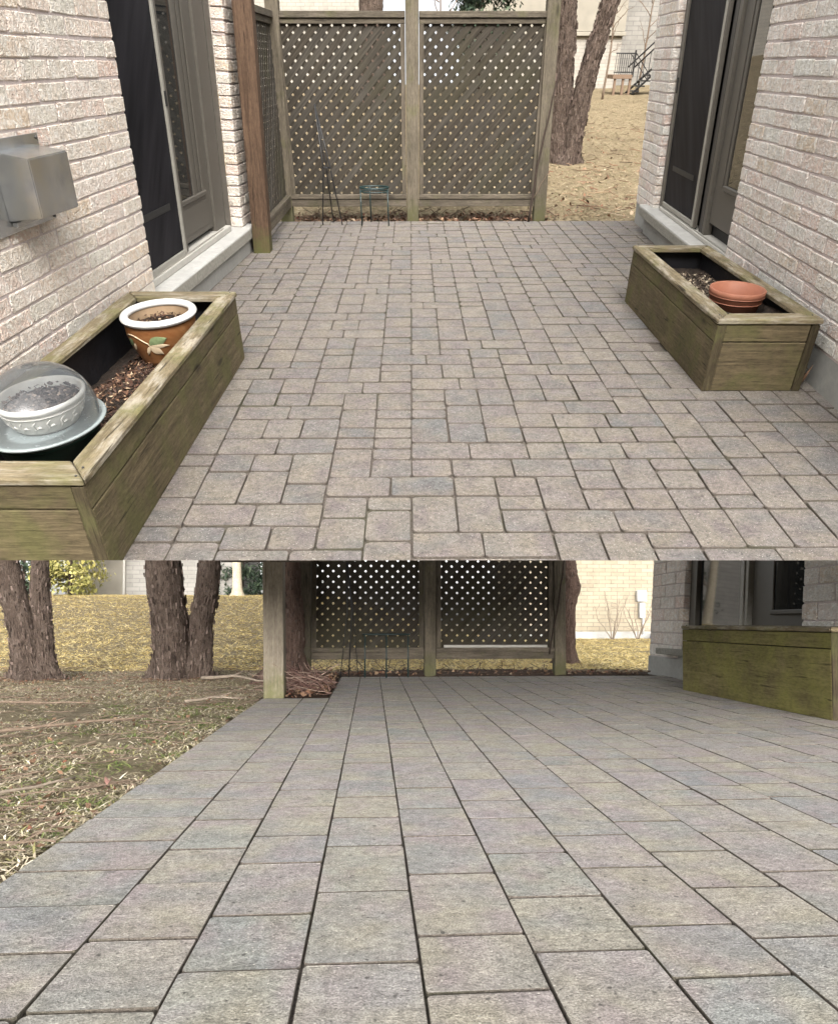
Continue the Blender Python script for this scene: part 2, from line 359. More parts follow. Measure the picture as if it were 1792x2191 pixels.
# ---------------------------------------------------------------- object helpers
def link(o, parent=None, mw=None, kind=None, label=None, cat=None, group=None):
    C.objects.link(o)
    if parent is not None:
        o.parent = parent
        if mw is not None: o.matrix_basis = mw
    elif mw is not None: o.matrix_basis = mw
    for k, v in (('kind', kind), ('label', label), ('category', cat), ('group', group)):
        if v: o[k] = v
    return o
def thing(name, label, cat, mw, group=None):
    return link(bpy.data.objects.new(name, None), None, mw, None, label, cat, group)
def total(parent, mw):
    m = mw if mw is not None else Matrix.Identity(4)
    return (parent.matrix_basis @ m) if parent is not None else m
def cut_front(bm, mat4):
    """slice away what would stand out in front of the terrace's front plane"""
    inv = mat4.inverted()
    co = inv @ CAM
    no = (inv.to_3x3() @ CUT_N).normalized()
    d = [(v.co - co).dot(no) for v in bm.verts]
    if not d or max(d) <= 0: return True
    if min(d) >= 0: return False
    r = bmesh.ops.bisect_plane(bm, geom=bm.verts[:] + bm.edges[:] + bm.faces[:], plane_co=co, plane_no=no, clear_outer=True)
    ed = [e for e in r['geom_cut'] if isinstance(e, bmesh.types.BMEdge)]
    try: bmesh.ops.holes_fill(bm, edges=ed, sides=0)
    except Exception: pass
    return len(bm.verts) > 0
def emit(name, bm, mat, parent=None, mw=None, smooth=False, cut=False, recalc=True, **kw):
    if cut and not cut_front(bm, total(parent, mw)):
        bm.free(); return None
    if recalc: bmesh.ops.recalc_face_normals(bm, faces=bm.faces[:])
    me = bpy.data.meshes.new(name)
    bm.to_mesh(me); bm.free()
    for m in (mat if isinstance(mat, (list, tuple)) else [mat]): me.materials.append(m)
    if smooth: me.polygons.foreach_set('use_smooth', [True] * len(me.polygons))
    return link(bpy.data.objects.new(name, me), parent, mw, **kw)
def box(bm, a, b, bev=0.0, jit=0.0):
    x0, x1 = sorted((a[0], b[0])); y0, y1 = sorted((a[1], b[1])); z0, z1 = sorted((a[2], b[2]))
    J = lambda: random.uniform(-jit, jit)
    vs = [bm.verts.new((x + J(), y + J(), z + J())) for x in (x0, x1) for y in (y0, y1) for z in (z0, z1)]
    fs = [bm.faces.new([vs[i] for i in q]) for q in ((0, 1, 3, 2), (4, 6, 7, 5), (0, 4, 5, 1), (2, 3, 7, 6), (0, 2, 6, 4), (1, 5, 7, 3))]
    if bev:
        es = list({e for f in fs for e in f.edges})
        bmesh.ops.bevel(bm, geom=es, offset=bev, segments=1, affect='EDGES')
def B(name, a, b, mat, parent=None, bev=0.004, jit=0.0, cut=False, **kw):
    bm = bmesh.new(); box(bm, a, b, bev, jit)
    return emit(name, bm, mat, parent, cut=cut, **kw)
def prism(bm, pts, z0, z1, bev=0.0):
    lo = [bm.verts.new((x, y, z0)) for x, y in pts]; hi = [bm.verts.new((x, y, z1)) for x, y in pts]
    k = len(pts)
    fs = [bm.faces.new(hi), bm.faces.new(lo[::-1])] + [bm.faces.new((lo[i], lo[(i + 1) % k], hi[(i + 1) % k], hi[i])) for i in range(k)]
    if bev: bmesh.ops.bevel(bm, geom=list({e for f in fs for e in f.edges}), offset=bev, segments=1, affect='EDGES')
def tube(bm, pts, rad, seg=6, cap=True):
    pts = [Vector(p) for p in pts]
    rs = rad if isinstance(rad, (list, tuple)) else [rad] * len(pts)
    prev = None; ref = Vector((0.13, 0.37, 0.92))
    for i, p in enumerate(pts):
        d = (pts[min(i + 1, len(pts) - 1)] - pts[max(i - 1, 0)]).normalized()
        u = d.cross(ref)
        if u.length < 1e-3: u = d.cross(Vector((1, 0, 0)))
        u.normalize(); v = d.cross(u); ref = ref if abs(d.dot(ref)) < 0.98 else Vector((1, 0, 0))
        ring = [bm.verts.new(p + (u * math.cos(a) + v * math.sin(a)) * rs[i]) for a in (2 * math.pi * k / seg for k in range(seg))]
        if prev:
            for k in range(seg): bm.faces.new((prev[k], prev[(k + 1) % seg], ring[(k + 1) % seg], ring[k]))
        elif cap: bm.faces.new(ring[::-1])
        prev = ring
    if cap: bm.faces.new(prev)
def lathe(bm, prof, seg=40, sy=1.0):
    rows = []
    for r, z in prof:
        rows.append([bm.verts.new((r * math.cos(2 * math.pi * k / seg), sy * r * math.sin(2 * math.pi * k / seg), z)) for k in range(seg)])
    for a, b in zip(rows, rows[1:]):
        for k in range(seg): bm.faces.new((a[k], a[(k + 1) % seg], b[(k + 1) % seg], b[k]))
    return rows
def blades(bm, n, place, ln=(0.04, 0.1), wd=0.004, lie=0.6, curl=0.3):
    """thin bent grass blades"""
    for _ in range(n):
        p = place()
        if p is None: continue
        p = Vector(p); a = random.uniform(0, 6.283); L = random.uniform(*ln)
        up = random.uniform(0.05, 1.0 - lie) + 0.05
        d = Vector((math.cos(a), math.sin(a), up)).normalized()
        s = Vector((-d.y, d.x, random.uniform(-0.4, 0.4))).normalized() * wd * random.uniform(0.6, 1.5)
        mid = p + d * L * 0.55
        e = p + d * L + Vector((random.uniform(-curl, curl) * L, random.uniform(-curl, curl) * L, -curl * L * random.random()))
        v = [bm.verts.new(q) for q in (p - s, p + s, mid + s * 0.8, mid - s * 0.8, e)]
        bm.faces.new(v[:4]); bm.faces.new((v[3], v[2], v[4]))
def flakes(bm, n, place, size=(0.01, 0.03), asp=0.6, thick=True):
    """small tilted curled scraps: chips, leaves, litter"""
    for _ in range(n):
        p, nor = place()
        p = Vector(p); nor = (Vector(nor) + Vector([random.uniform(-0.7, 0.7) for _ in range(3)])).normalized()
        u = nor.cross(Vector([random.uniform(-1, 1) for _ in range(3)])).normalized(); v = nor.cross(u)
        L = random.uniform(*size); W = L * asp * random.uniform(0.6, 1.3); k = nor * L * random.uniform(-0.25, 0.35)
        q = [bm.verts.new(p - u * L + k), bm.verts.new(p - v * W), bm.verts.new(p + u * L * random.uniform(0.7, 1.1) + k), bm.verts.new(p + v * W * random.uniform(0.7, 1.1))]
        bm.faces.new((q[0], q[1], q[3])); bm.faces.new((q[1], q[2], q[3]))
def wander(a, b, n, amp, seed=None):
    a, b = Vector(a), Vector(b)
    r = random.Random(seed if seed is not None else random.random())
    off = Vector((0, 0, 0)); out = []
    for i in range(n + 1):
        t = i / n
        if 0 < i: off += Vector((r.uniform(-amp, amp), r.uniform(-amp, amp), r.uniform(-amp, amp)))
        out.append(a.lerp(b, t) + off * math.sin(min(1, t * 1.2) * 1.57))
    return out
def fbm(p, s): return mnoise.fractal(Vector(p) * s, 1.0, 2.0, 4)

# ---------------------------------------------------------------- stone-like pieces: pavers and bricks
_cache = {}
def piece_mesh(name, w, l, t, r, bev, jit, mat, var, pts=12, axis='z'):
    """a slightly uneven block: rounded outline, worn edge, sunk sides. axis z: face up; axis y: face towards -y"""
    key = (name, round(w, 3), round(l, 3), var, axis, mat.name)
    if key in _cache: return _cache[key]
    bm = piece_bm(w, l, t, r, bev, jit, pts, axis)
    bmesh.ops.recalc_face_normals(bm, faces=bm.faces[:])
    me = bpy.data.meshes.new(name); bm.to_mesh(me); bm.free(); me.materials.append(mat); me.materials.append(M['sand'] if axis == 'z' else mat)
    _cache[key] = me
    return me
def outline(w, l, r, jit, pts):
    out = []
    q = max(1, pts // 4)
    for cx, cy, a0 in ((w / 2, l / 2, 0), (-w / 2, l / 2, 90), (-w / 2, -l / 2, 180), (w / 2, -l / 2, 270)):
        sx, sy = (1 if cx > 0 else -1), (1 if cy > 0 else -1)
        rr = r * random.uniform(0.4, 1.7)
        ox, oy = cx - sx * rr, cy - sy * rr
        for k in range(q):
            a = R(a0 + 90 * (k / (q - 1) if q > 1 else 0.5))
            out.append((ox + rr * math.cos(a) + random.uniform(-jit, jit), oy + rr * math.sin(a) + random.uniform(-jit, jit)))
    return out
def piece_bm(w, l, t, r, bev, jit, pts=12, axis='z', bm=None, at=(0, 0, 0), tilt=0.0):
    bm = bm or bmesh.new()
    o = outline(w, l, r, jit, pts); k = len(o)
    tx, ty = random.uniform(-tilt, tilt), random.uniform(-tilt, tilt)
    def V(x, y, z):
        z += tx * x + ty * y
        p = (x, y, z) if axis == 'z' else (x, -z, y)
        return bm.verts.new((p[0] + at[0], p[1] + at[1], p[2] + at[2]))
    fx, fy = (w - 2 * bev) / w, (l - 2 * bev) / l
    top = [V(x * fx, y * fy, random.uniform(-0.0006, 0.0006)) for x, y in o]
    mid = [V(x, y, -bev * 0.8) for x, y in o]
    bot = [V(x, y, -t) for x, y in o]
    bm.faces.new(top)
    for q, (a, b) in enumerate(((top, mid), (mid, bot))):
        for i in range(k): bm.faces.new((a[i], b[i], b[(i + 1) % k], a[(i + 1) % k])).material_index = 1 if axis == 'z' else q
    return bm

# ================================================================ SURFACES
# ---- upper patio
pv_up = B('pavement', (-1.95, 0.6, -0.13), (2.75, 8.42, -0.016), M['sand'], None, 0, cut=False, kind='structure', label='tan and grey tumbled paver patio between the two brick walls, upper half', mw=UP)
bm = bmesh.new(); box(bm, (-1.95, 0.6, -0.13), (2.75, 8.42, -0.013)); cut_front(bm, UP); bm.to_mesh(pv_up.data); bm.free()
CW = 0.1685
cols = [(-0.0058 + CW * i) for i in range(-10, 16)]
UNIT = 0.0535
rp = random.Random(11)
front = [1.72 + UNIT * rp.choice((0, 1, 2, 3)) for _ in range(len(cols) - 1)]
pieces = []
YEND = 8.34
last_wide = set()
while min(front) < YEND - 0.06:
    i = min(range(len(front)), key=lambda k: (round(front[k], 4), rp.random()))
    y = front[i]
    tri = next((k for k in (i, i - 1, i - 2) if k >= 0 and k + 2 < len(front) and all(abs(front[k + j] - y) < 1e-4 for j in range(3))), None)
    if tri is not None and tri not in last_wide and rp.random() < 0.6:
        h = 3 * UNIT
        for j in range(2):
            a = cols[tri] + 1.5 * CW * j; pieces.append((a, a + 1.5 * CW, y, min(YEND, y + h)))
        for j in range(3): front[tri + j] = y + h
        last_wide |= {tri - 2, tri - 1, tri, tri + 1, tri + 2}
        continue
    h = rp.choices((2, 3, 4, 5), (0.07, 0.27, 0.36, 0.30))[0]
    # steer neighbours to line up now and then
    for nb in (i - 1, i + 1):
        if 0 <= nb < len(front):
            dlt = round((front[nb] - y) / UNIT)
            if 2 <= dlt <= 5 and rp.random() < 0.45: h = dlt
    if YEND - (y + h * UNIT) < 0.09: h = (YEND - y) / UNIT
    last_wide -= {i} if rp.random() < 0.8 else set(); pieces.append((cols[i], cols[i + 1], y, y + h * UNIT)); front[i] = y + h * UNIT
def keep_up(p):
    x, y = (p[0] + p[1]) / 2, (p[2] + p[3]) / 2
    return -1.55 < x < 2.42 and not (x < -1.05 and y < 4.0) and not (1.55 < x and 3.6 < y < 5.1)
pieces = [p for p in pieces if keep_up(p)]
pieces.sort(key=lambda p: p[2])
inv_up = UP.inverted()
made = 0
rest = bmesh.new()
for x0, x1, y0, y1 in pieces:
    w_, l_ = x1 - x0 - 0.0055, y1 - y0 - 0.0105
    cx, cy = (x0 + x1) / 2 + random.uniform(-0.0015, 0.0015), (y0 + y1) / 2 + random.uniform(-0.002, 0.002)
    if y1 < 1.95: continue
    loc = Matrix.Translation((cx, cy, random.uniform(-0.0015, 0.0015))) @ Matrix.Rotation(random.uniform(-0.006, 0.006), 4, 'Z')
    if y0 < 2.02:
        bm = piece_bm(w_, l_, 0.055, 0.013, 0.0018, 0.0022)
        if emit('paver', bm, [M['paver_tan'], M['sand']], pv_up, loc, cut=True): made += 1
    elif made < 300:
        me = piece_mesh('paver', w_, l_, 0.055, 0.013, 0.0018, 0.0022, M['paver_tan'], random.randrange(6))
        link(bpy.data.objects.new('paver', me), pv_up, loc @ Matrix.Rotation(math.pi * random.randrange(2), 4, 'Z')); made += 1
    else:
        piece_bm(w_, l_, 0.05, 0.012, 0.0018, 0.0018, 8, 'z', rest, (cx, cy, random.uniform(-0.0015, 0.0015)))
emit('paver_field', rest, [M['paver_tan'], M['sand']], pv_up, kind='stuff')

# ---- lower patio
pv_lo = B('pavement', (-0.715, 0.2, -0.12), (3.2, 4.635, -0.012), M['sand'], None, 0, kind='structure', label='grey straight-laid paver patio filling the lower half')
bm = bmesh.new(); box(bm, (-0.715, 0.2, -0.12), (3.2, 4.63, -0.010)); box(bm, (-0.285, 4.63, -0.12), (3.2, 6.36, -0.0101)); bm.to_mesh(pv_lo.data); bm.free()
lo_cols = [-0.71, -0.445, -0.273, -0.10, 0.072, 0.246, 0.422, 0.60, 0.776, 0.955]
while lo_cols[-1] < 2.75: lo_cols.append(lo_cols[-1] + 0.172)
YV = lambda v: 765.0 / (v - 1330)
c4 = lambda *ys: [YV(1591 + y / 2.893) for y in ys]
near = {0: c4(1625, 1238, 960, 752, 582, 443, 333, 243, 162, 95, 40), 1: c4(1590, 1175, 840, 637, 465, 345, 240, 117, 62),
        2: c4(1380, 1045, 735, 572, 393, 290, 165), 3: c4(1360, 920, 640, 465, 340, 235, 128, 70),
        4: c4(1560, 1205, 825, 590, 418, 290, 190, 95, 40), 5: c4(1328, 985, 711, 486, 375, 240, 135, 70),
        6: c4(1520, 1185, 812, 607, 437, 303, 183, 125), 7: c4(1283, 953, 718, 525, 385), 8: c4(865, 600, 425, 325, 208)}
rl = random.Random(5)
low_pieces = []
for i in range(len(lo_cols) - 1):
    ys = list(near.get(i, [0.9 + rl.uniform(0, 0.25)]))
    while ys[0] > 0.55: ys.insert(0, ys[0] - rl.choice((0.215, 0.267)))
    end = 4.628 if i < 2 else 6.35
    while ys[-1] < end - 0.12:
        ys.append(min(end, ys[-1] + rl.choice((0.107, 0.16, 0.215, 0.215, 0.267))))
    ys[-1] = end
    for a, b in zip(ys, ys[1:]): low_pieces.append((lo_cols[i], lo_cols[i + 1], a, b))
low_pieces = [p for p in low_pieces if not (p[0] > 2.35 and 3.45 < p[2] < 4.8)]
low_pieces.sort(key=lambda p: p[2] + 0.3 * abs(p[0]))
rest = bmesh.new()
for q, (x0, x1, y0, y1) in enumerate(low_pieces):
    w_, l_ = x1 - x0 - 0.0036, y1 - y0 - 0.0062
    cx, cy = (x0 + x1) / 2, (y0 + y1) / 2
    zz = random.uniform(-0.0014, 0.0014)
    if q < 300:
        bm = piece_bm(w_, l_, 0.06, 0.006, 0.0009, 0.0008, 16)
        emit('paver', bm, [M['paver_grey'], M['sand']], pv_lo, Matrix.Translation((cx, cy, zz)) @ Matrix.Rotation(random.uniform(-0.002, 0.002), 4, 'Z'))
    else:
        piece_bm(w_, l_, 0.05, 0.006, 0.0012, 0.0006, 8, 'z', rest, (cx, cy, zz))
emit('paver_field', rest, [M['paver_grey'], M['sand']], pv_lo, kind='stuff')

# ---- lawns
def smooth(t): t = max(0.0, min(1.0, t)); return t * t * (3 - 2 * t)
def z_low(x, y):
    side = 1 - smooth((x + 1.5) / 4.5)
    h = side * 1.22 * smooth((y - 7.0) / 12.5) + (1 - side) * 0.12 * smooth((y - 8) / 10)
    return h - 0.025 + 0.012 * fbm((x, y, 0), 1.3)
def z_up(x, y):
    return 0.74 * smooth((y - 8.4) / 19.0) * 1.0 - 0.03 + 0.015 * fbm((x, y, 3), 0.9)
def sheet(name, xs, ys, zf, mat, mw, **kw):
    bm = bmesh.new()
    g = [[bm.verts.new((x, y, zf(x, y))) for x in xs] for y in ys]
    for a, b in zip(g, g[1:]):
        for i in range(len(xs) - 1): bm.faces.new((a[i], a[i + 1], b[i + 1], b[i]))
    return emit(name, bm, mat, None, mw, True, **kw)
lin = lambda a, b, n: [a + (b - a) * i / n for i in range(n + 1)]
def z_low_hole(x, y):
    z = z_low(x, y)
    if -0.80 < x < 3.3 and 0 < y < 6.5: z -= 0.10 * (1 if (x > -0.70 and y < 4.6) or (x > -0.25 and y < 6.3) else 0)
    return z
lawn_lo = sheet('lawn', lin(-60, -8, 8)[:-1] + lin(-8, 4, 100) + lin(4, 60, 12)[1:], lin(-40, 0, 6)[:-1] + lin(0, 9, 75) + lin(9, 24, 30)[1:] + lin(24, 90, 8)[1:], z_low_hole, M['lawn_low'], None,
                kind='structure', label='dormant straw-coloured lawn rising to the houses, lower half')
def wedge(ys, nx):
    bm = bmesh.new()
    g = [[bm.verts.new((x, y, z_up(x, y))) for x in lin(-0.27 * y - 0.2, 0.38 * y + 0.6, nx)] for y in ys]
    for a, b in zip(g, g[1:]):
        for i in range(nx): bm.faces.new((a[i], a[i + 1], b[i + 1], b[i]))
    return bm
lawn_up = emit('lawn', wedge(lin(8.38, 30, 70), 60), M['lawn_up'], None, UP, True, kind='structure', label='dormant straw-coloured lawn behind the lattice fence, upper half')
# earth bed in the notch of the lower patio and along the fence
bm = bmesh.new()
def bed(x0, x1, y0, y1, nx, ny, dz=0.03):
    g = [[bm.verts.new((x, y, -0.012 + dz * max(0, math.sin(3.14 * i / nx)) * max(0, math.sin(3.14 * j / ny)) + 0.02 * fbm((x, y, 5), 6))) for i, x in enumerate(lin(x0, x1, nx))] for j, y in enumerate(lin(y0, y1, ny))]
    for a, b in zip(g, g[1:]):
        for i in range(nx): bm.faces.new((a[i], a[i + 1], b[i + 1], b[i]))
bed(-0.75, -0.29, 4.64, 6.4, 14, 40); bed(-0.9, 2.75, 6.365, 6.95, 90, 16, 0.05)
emit('planting_bed', bm, M['earth'], None, None, True, kind='structure', label='bare earth bed along the foot of the lower lattice fence')

# ================================================================ UPPER TERRACE
def wall_frame(px, yaw, lean):
    x = Vector((yaw, 1, 0)).normalized(); z = Vector((lean, 0, 1)); z = (z - x * z.dot(x)).normalized(); y = z.cross(x)
    m = Matrix((x, y, z)).transposed().to_4x4()
    return Matrix.Translation(px) @ m
def house(name, label, mw, sgn, fields, course, blen, mat, h_base, h_top, openings, core, ext=None):
    """brick house front; s runs along the wall, d out of it (sgn), h up. fields: (s0, s1, first_offset)"""
    root = thing(name, label, 'house', mw)
    gap = 0.0095
    for (s0, s1, h0) in fields:
        k = 0; h = h0
        while h < h_top - 0.02:
            off = blen * (0.5 if k % 2 else 0.0) + random.uniform(-0.006, 0.006)
            s = s1; first = True      # lay from the opening outwards
            rev = fields.index((s0, s1, h0)) == 0
            edges = []
            if rev:
                s = s1
                e = s1 - (blen if k % 2 == 0 else blen * 0.5)
                edges = [s1]
                while e > s0 + 0.03: edges.append(e); e -= blen
                edges.append(s0); edges = edges[::-1]
            else:
                e = s0 + (blen * 0.62 if k % 2 == 0 else blen * 0.31)
                edges = [s0]
                while e < s1 - 0.06: edges.append(e); e += blen
                edges.append(s1)
            for a, b in zip(edges, edges[1:]):
                wd = b - a - gap
                if wd < 0.02: continue
                me = piece_mesh('brick', round(wd, 2) if abs(wd - (blen - gap)) > 0.004 else wd, course - gap, 0.098, 0.007, 0.004, 0.0032, mat, random.randrange(14), 12, 'y')
                o = bpy.data.objects.new('brick', me)
                m = Matrix.Translation(((a + b) / 2, sgn * random.uniform(-0.002, 0.003), h + course / 2))
                if sgn > 0: m = m @ Matrix.Rotation(math.pi, 4, 'Z')
                if random.random() < 0.5: m = m @ Matrix.Rotation(math.pi, 4, 'Y')
                link(o, root, m)
            k += 1; h += course
        B('mortar', (s0 + 0.015, sgn * -0.0042, h0 - 0.004), (s1 - 0.015, sgn * -0.094, h_top), M['mortar'], root, 0)
    # the same wall carried on towards the viewer, past the edge of the picture
    s1 = fields[0][0]
    if ext is not None:
        bm = bmesh.new(); h = fields[0][2]; k = 0
        while h < h_top - 0.02:
            e = s1 - (0 if k % 2 == 0 else blen * 0.5); a = s1
            while a > ext + 0.03:
                b = max(ext, (e if e < a - 0.02 else a - blen)); b = max(b, ext)
                piece_bm(a - b - gap, course - gap, 0.098, 0.007, 0.004, 0.003, 8, 'y', bm, (-(a + b) / 2 if sgn > 0 else (a + b) / 2, 0, h + course / 2)); a = b; e = b - blen
            h += course; k += 1
        if sgn > 0: bmesh.ops.rotate(bm, verts=bm.verts[:], cent=(0, 0, 0), matrix=Matrix.Rotation(math.pi, 3, 'Z'))
        emit('brick_field', bm, mat, root, kind='stuff')
        B('mortar', (ext, sgn * -0.0042, fields[0][2] - 0.004), (s1 + 0.0145, sgn * -0.094, h_top), M['mortar'], root, 0)
        B('inner_wall', (ext, sgn * -0.2, 0.0), (core[0] - 0.001, sgn * -0.35, h_top), M['foundation'], root, 0)
    B('inner_wall', (core[0], sgn * -0.2, 0.0), (core[1], sgn * -0.35, h_top), M['foundation'], root, 0)
    return root
def P(root, name, s0, s1, h0, h1, d0, d1, mat, sgn, bev=0.003, parent=None, **kw):
    return B(name, (s0, sgn * d0, h0), (s1, sgn * d1, h1), M[mat], parent or root, bev, **kw)
HT = 2.12
# ---- left house
LW = UP @ wall_frame((-1.846, 0, 0), 0.055, 0.05)
g = -1
hl = house('brick_house', 'whitewashed pinkish brick house on the left with dark screen door', LW, g, [(1.98, 4.62, 0.205), (6.80, 7.15, 0.205)], 0.0770, 0.262, M['brick'], 0.2, HT, None, (1.98, 7.14))
P(hl, 'foundation', 2.15, 7.14, -0.05, 0.2, -0.003, -0.09, 'foundation', g)
sl = P(hl, 'door_sill', 4.25, 6.99, 0.125, 0.205, 0.066, -0.16, 'sill', g, 0.006)
P(hl, 'sill_edge', 4.25, 6.99, 0.123, 0.195, 0.071, 0.0665, 'sill_rough', g, 0.002, sl, jit=0.002)
P(hl, 'sill_base', 4.3, 6.97, -0.03, 0.122, 0.045, -0.16, 'foundation', g)
d = P(hl, 'door', 5.56, 6.33, 0.285, HT, -0.11, -0.15, 'bronze', g); d['label'] = 'bronze door leaf with glass pane'
P(hl, 'pane', 5.60, 5.90, 0.56, HT, -0.106, -0.109, 'glass', g, 0, d)
for a, b, e in ((5.90, 5.96, -0.098), (6.03, 6.06, -0.104), (6.12, 6.16, -0.100)): P(hl, 'stile_moulding', a, b, 0.56, HT, e, -0.109, 'bronze', g, 0.003, d)
P(hl, 'rail_moulding', 5.57, 6.20, 0.53, 0.565, -0.094, -0.109, 'bronze', g, 0.008, d)
P(hl, 'kick_panel', 5.64, 6.22, 0.33, 0.50, -0.1065, -0.109, 'bronze', g, 0.001, d)
f_ = P(hl, 'door_frame', 6.335, 6.60, 0.205, HT, -0.09, -0.16, 'bronze', g)
P(hl, 'frame_groove', 6.61, 6.625, 0.205, HT, -0.10, -0.16, 'seal', g, 0, f_)
P(hl, 'frame_trim', 6.63, 6.70, 0.205, HT, -0.086, -0.16, 'bronze', g, 0.004, f_)
P(hl, 'frame_trim', 6.71, 6.79, 0.205, HT, -0.094, -0.16, 'bronze', g, 0.004, f_)
s_ = P(hl, 'screen_door', 4.63, 5.45, 0.29, HT, -0.078, -0.084, 'screen', g, 0); s_['label'] = 'dark insect screen in a thin metal frame'
P(hl, 'screen_stile', 5.452, 5.485, 0.262, HT, -0.064, -0.09, 'alu', g, 0.003, s_)
P(hl, 'screen_stile', 5.50, 5.535, 0.262, HT, -0.070, -0.09, 'bronze', g, 0.003, s_)
P(hl, 'screen_rail', 4.63, 5.45, 0.255, 0.289, -0.066, -0.09, 'alu', g, 0.003, s_)
P(hl, 'kick_rail', 4.75, 5.3, 0.56, 0.60, -0.075, -0.0779, 'seal', g, 0.002, s_)
P(hl, 'latch', 5.452, 5.478, 1.12, 1.20, -0.056, -0.0635, 'seal', g, 0.002, s_)
P(hl, 'threshold', 4.63, 6.62, 0.206, 0.25, -0.05, -0.16, 'threshold', g, 0.004)
P(hl, 'screen_track', 4.63, 6.45, 0.2505, 0.258, -0.062, -0.07, 'alu', g, 0.001)
P(hl, 'door_cheek', 4.6, 4.63, 0.205, HT, -0.1, -0.19, 'bronze', g)
P(hl, 'door_backing', 4.63, 6.79, 0.205, HT, -0.165, -0.19, 'seal', g, 0)

# ---- right house
RW = UP @ wall_frame((1.876, 0, 0), 0.057, -0.055)
g = 1
hr = house('brick_house', 'whitewashed cool grey brick house on the right with tall dark patio door', RW, g, [(2.9, 5.27, 0.185), (7.53, 8.30, 0.185)], 0.0785, 0.262, M['brick_cool'], 0.18, HT, None, (2.9, 8.28), 2.05)
P(hr, 'foundation', 2.1, 8.29, -0.05, 0.183, -0.004, -0.09, 'foundation', g)
sl = P(hr, 'door_sill', 5.0, 7.78, 0.16, 0.24, 0.075, -0.16, 'sill', g, 0.006)
P(hr, 'sill_edge', 5.0, 7.78, 0.158, 0.228, 0.080, 0.0755, 'sill_rough', g, 0.002, sl, jit=0.002)
P(hr, 'sill_base', 5.1, 7.7, -0.03, 0.157, 0.03, -0.16, 'foundation', g)
s_ = P(hr, 'screen_door', 6.33, 7.36, 0.32, HT, -0.052, -0.058, 'screen', g, 0); s_['label'] = 'dark insect screen in a thin metal frame'
P(hr, 'screen_stile', 6.25, 6.285, 0.285, HT, -0.040, -0.066, 'bronze', g, 0.003, s_)
P(hr, 'screen_stile', 6.293, 6.33, 0.285, HT, -0.034, -0.066, 'alu', g, 0.003, s_)
P(hr, 'screen_rail', 6.33, 7.36, 0.285, 0.319, -0.040, -0.066, 'alu', g, 0.003, s_)
P(hr, 'screen_stile', 7.362, 7.41, 0.285, HT, -0.040, -0.066, 'bronze', g, 0.003, s_)
P(hr, 'kick_rail', 6.5, 7.2, 0.58, 0.62, -0.049, -0.0519, 'seal', g, 0.002, s_)
P(hr, 'latch', 7.37, 7.40, 1.13, 1.24, -0.032, -0.0395, 'seal', g, 0.002, s_)
f_ = P(hr, 'door_frame', 7.412, 7.525, 0.24, HT, -0.055, -0.12, 'bronze', g)
d = P(hr, 'door', 5.20, 6.02, 0.36, HT, -0.085, -0.12, 'bronze', g); d['label'] = 'bronze door leaf with glass pane'
P(hr, 'pane', 5.24, 5.74, 0.64, HT, -0.081, -0.0845, 'glass', g, 0, d)
for a, b, e in ((5.75, 5.79, -0.072), (5.84, 5.87, -0.078)): P(hr, 'stile_moulding', a, b, 0.62, HT, e, -0.0845, 'bronze', g, 0.003, d)
P(hr, 'rail_moulding', 5.22, 5.80, 0.60, 0.64, -0.068, -0.0845, 'bronze', g, 0.008, d)
P(hr, 'door_jamb', 6.03, 6.10, 0.24, HT, -0.062, -0.12, 'bronze', g)
P(hr, 'door_jamb', 6.12, 6.2, 0.24, HT, -0.066, -0.12, 'bronze_dark', g)
P(hr, 'threshold', 5.2, 7.41, 0.241, 0.272, -0.03, -0.14, 'threshold', g, 0.004)
P(hr, 'screen_track', 5.25, 7.41, 0.2725, 0.28, -0.04, -0.048, 'alu', g, 0.001)
P(hr, 'door_backing', 5.2, 7.52, 0.24, HT, -0.125, -0.15, 'seal', g, 0)

# ---- vent hood on the left wall
vh = thing('vent_hood', 'galvanised metal vent hood bolted to the left brick wall', 'vent', LW @ Matrix.Translation((3.3, 0, 0.95)))
bm = bmesh.new(); box(bm, (-0.32, -0.004, -0.16), (0.28, -0.010, 0.162), 0.001)
fl = emit('flange', bm, M['galv'], vh)
bm = bmesh.new()
a = [(-0.11, 0.11), (0.225, 0.11)]
q = [bm.verts.new(v) for v in ((-0.11, -0.011, 0.125), (-0.11, -0.15, 0.110), (-0.11, -0.15, -0.095), (-0.11, -0.011, -0.115), (0.225, -0.011, 0.125), (0.225, -0.15, 0.110), (0.225, -0.15, -0.10), (0.225, -0.011, -0.115))]
for idx in ((0, 1, 2, 3), (4, 7, 6, 5), (0, 4, 5, 1), (1, 5, 6, 2), (3, 2, 6, 7)): bm.faces.new([q[i] for i in idx])
bmesh.ops.bevel(bm, geom=bm.edges[:], offset=0.004, segments=2, affect='EDGES')
emit('hood', bm, M['galv'], vh)
B('hood_lip', (-0.10, -0.035, -0.135), (0.215, -0.012, -0.117), M['galv'], vh, 0.002)
for sx, sz in ((0.262, 0.147), (-0.30, 0.147), (0.262, -0.147)):
    bm = bmesh.new(); bmesh.ops.create_uvsphere(bm, u_segments=8, v_segments=6, radius=0.007, matrix=Matrix.Translation((sx, -0.012, sz)))
    emit('screw', bm, M['bronze_dark'], vh, None, True)

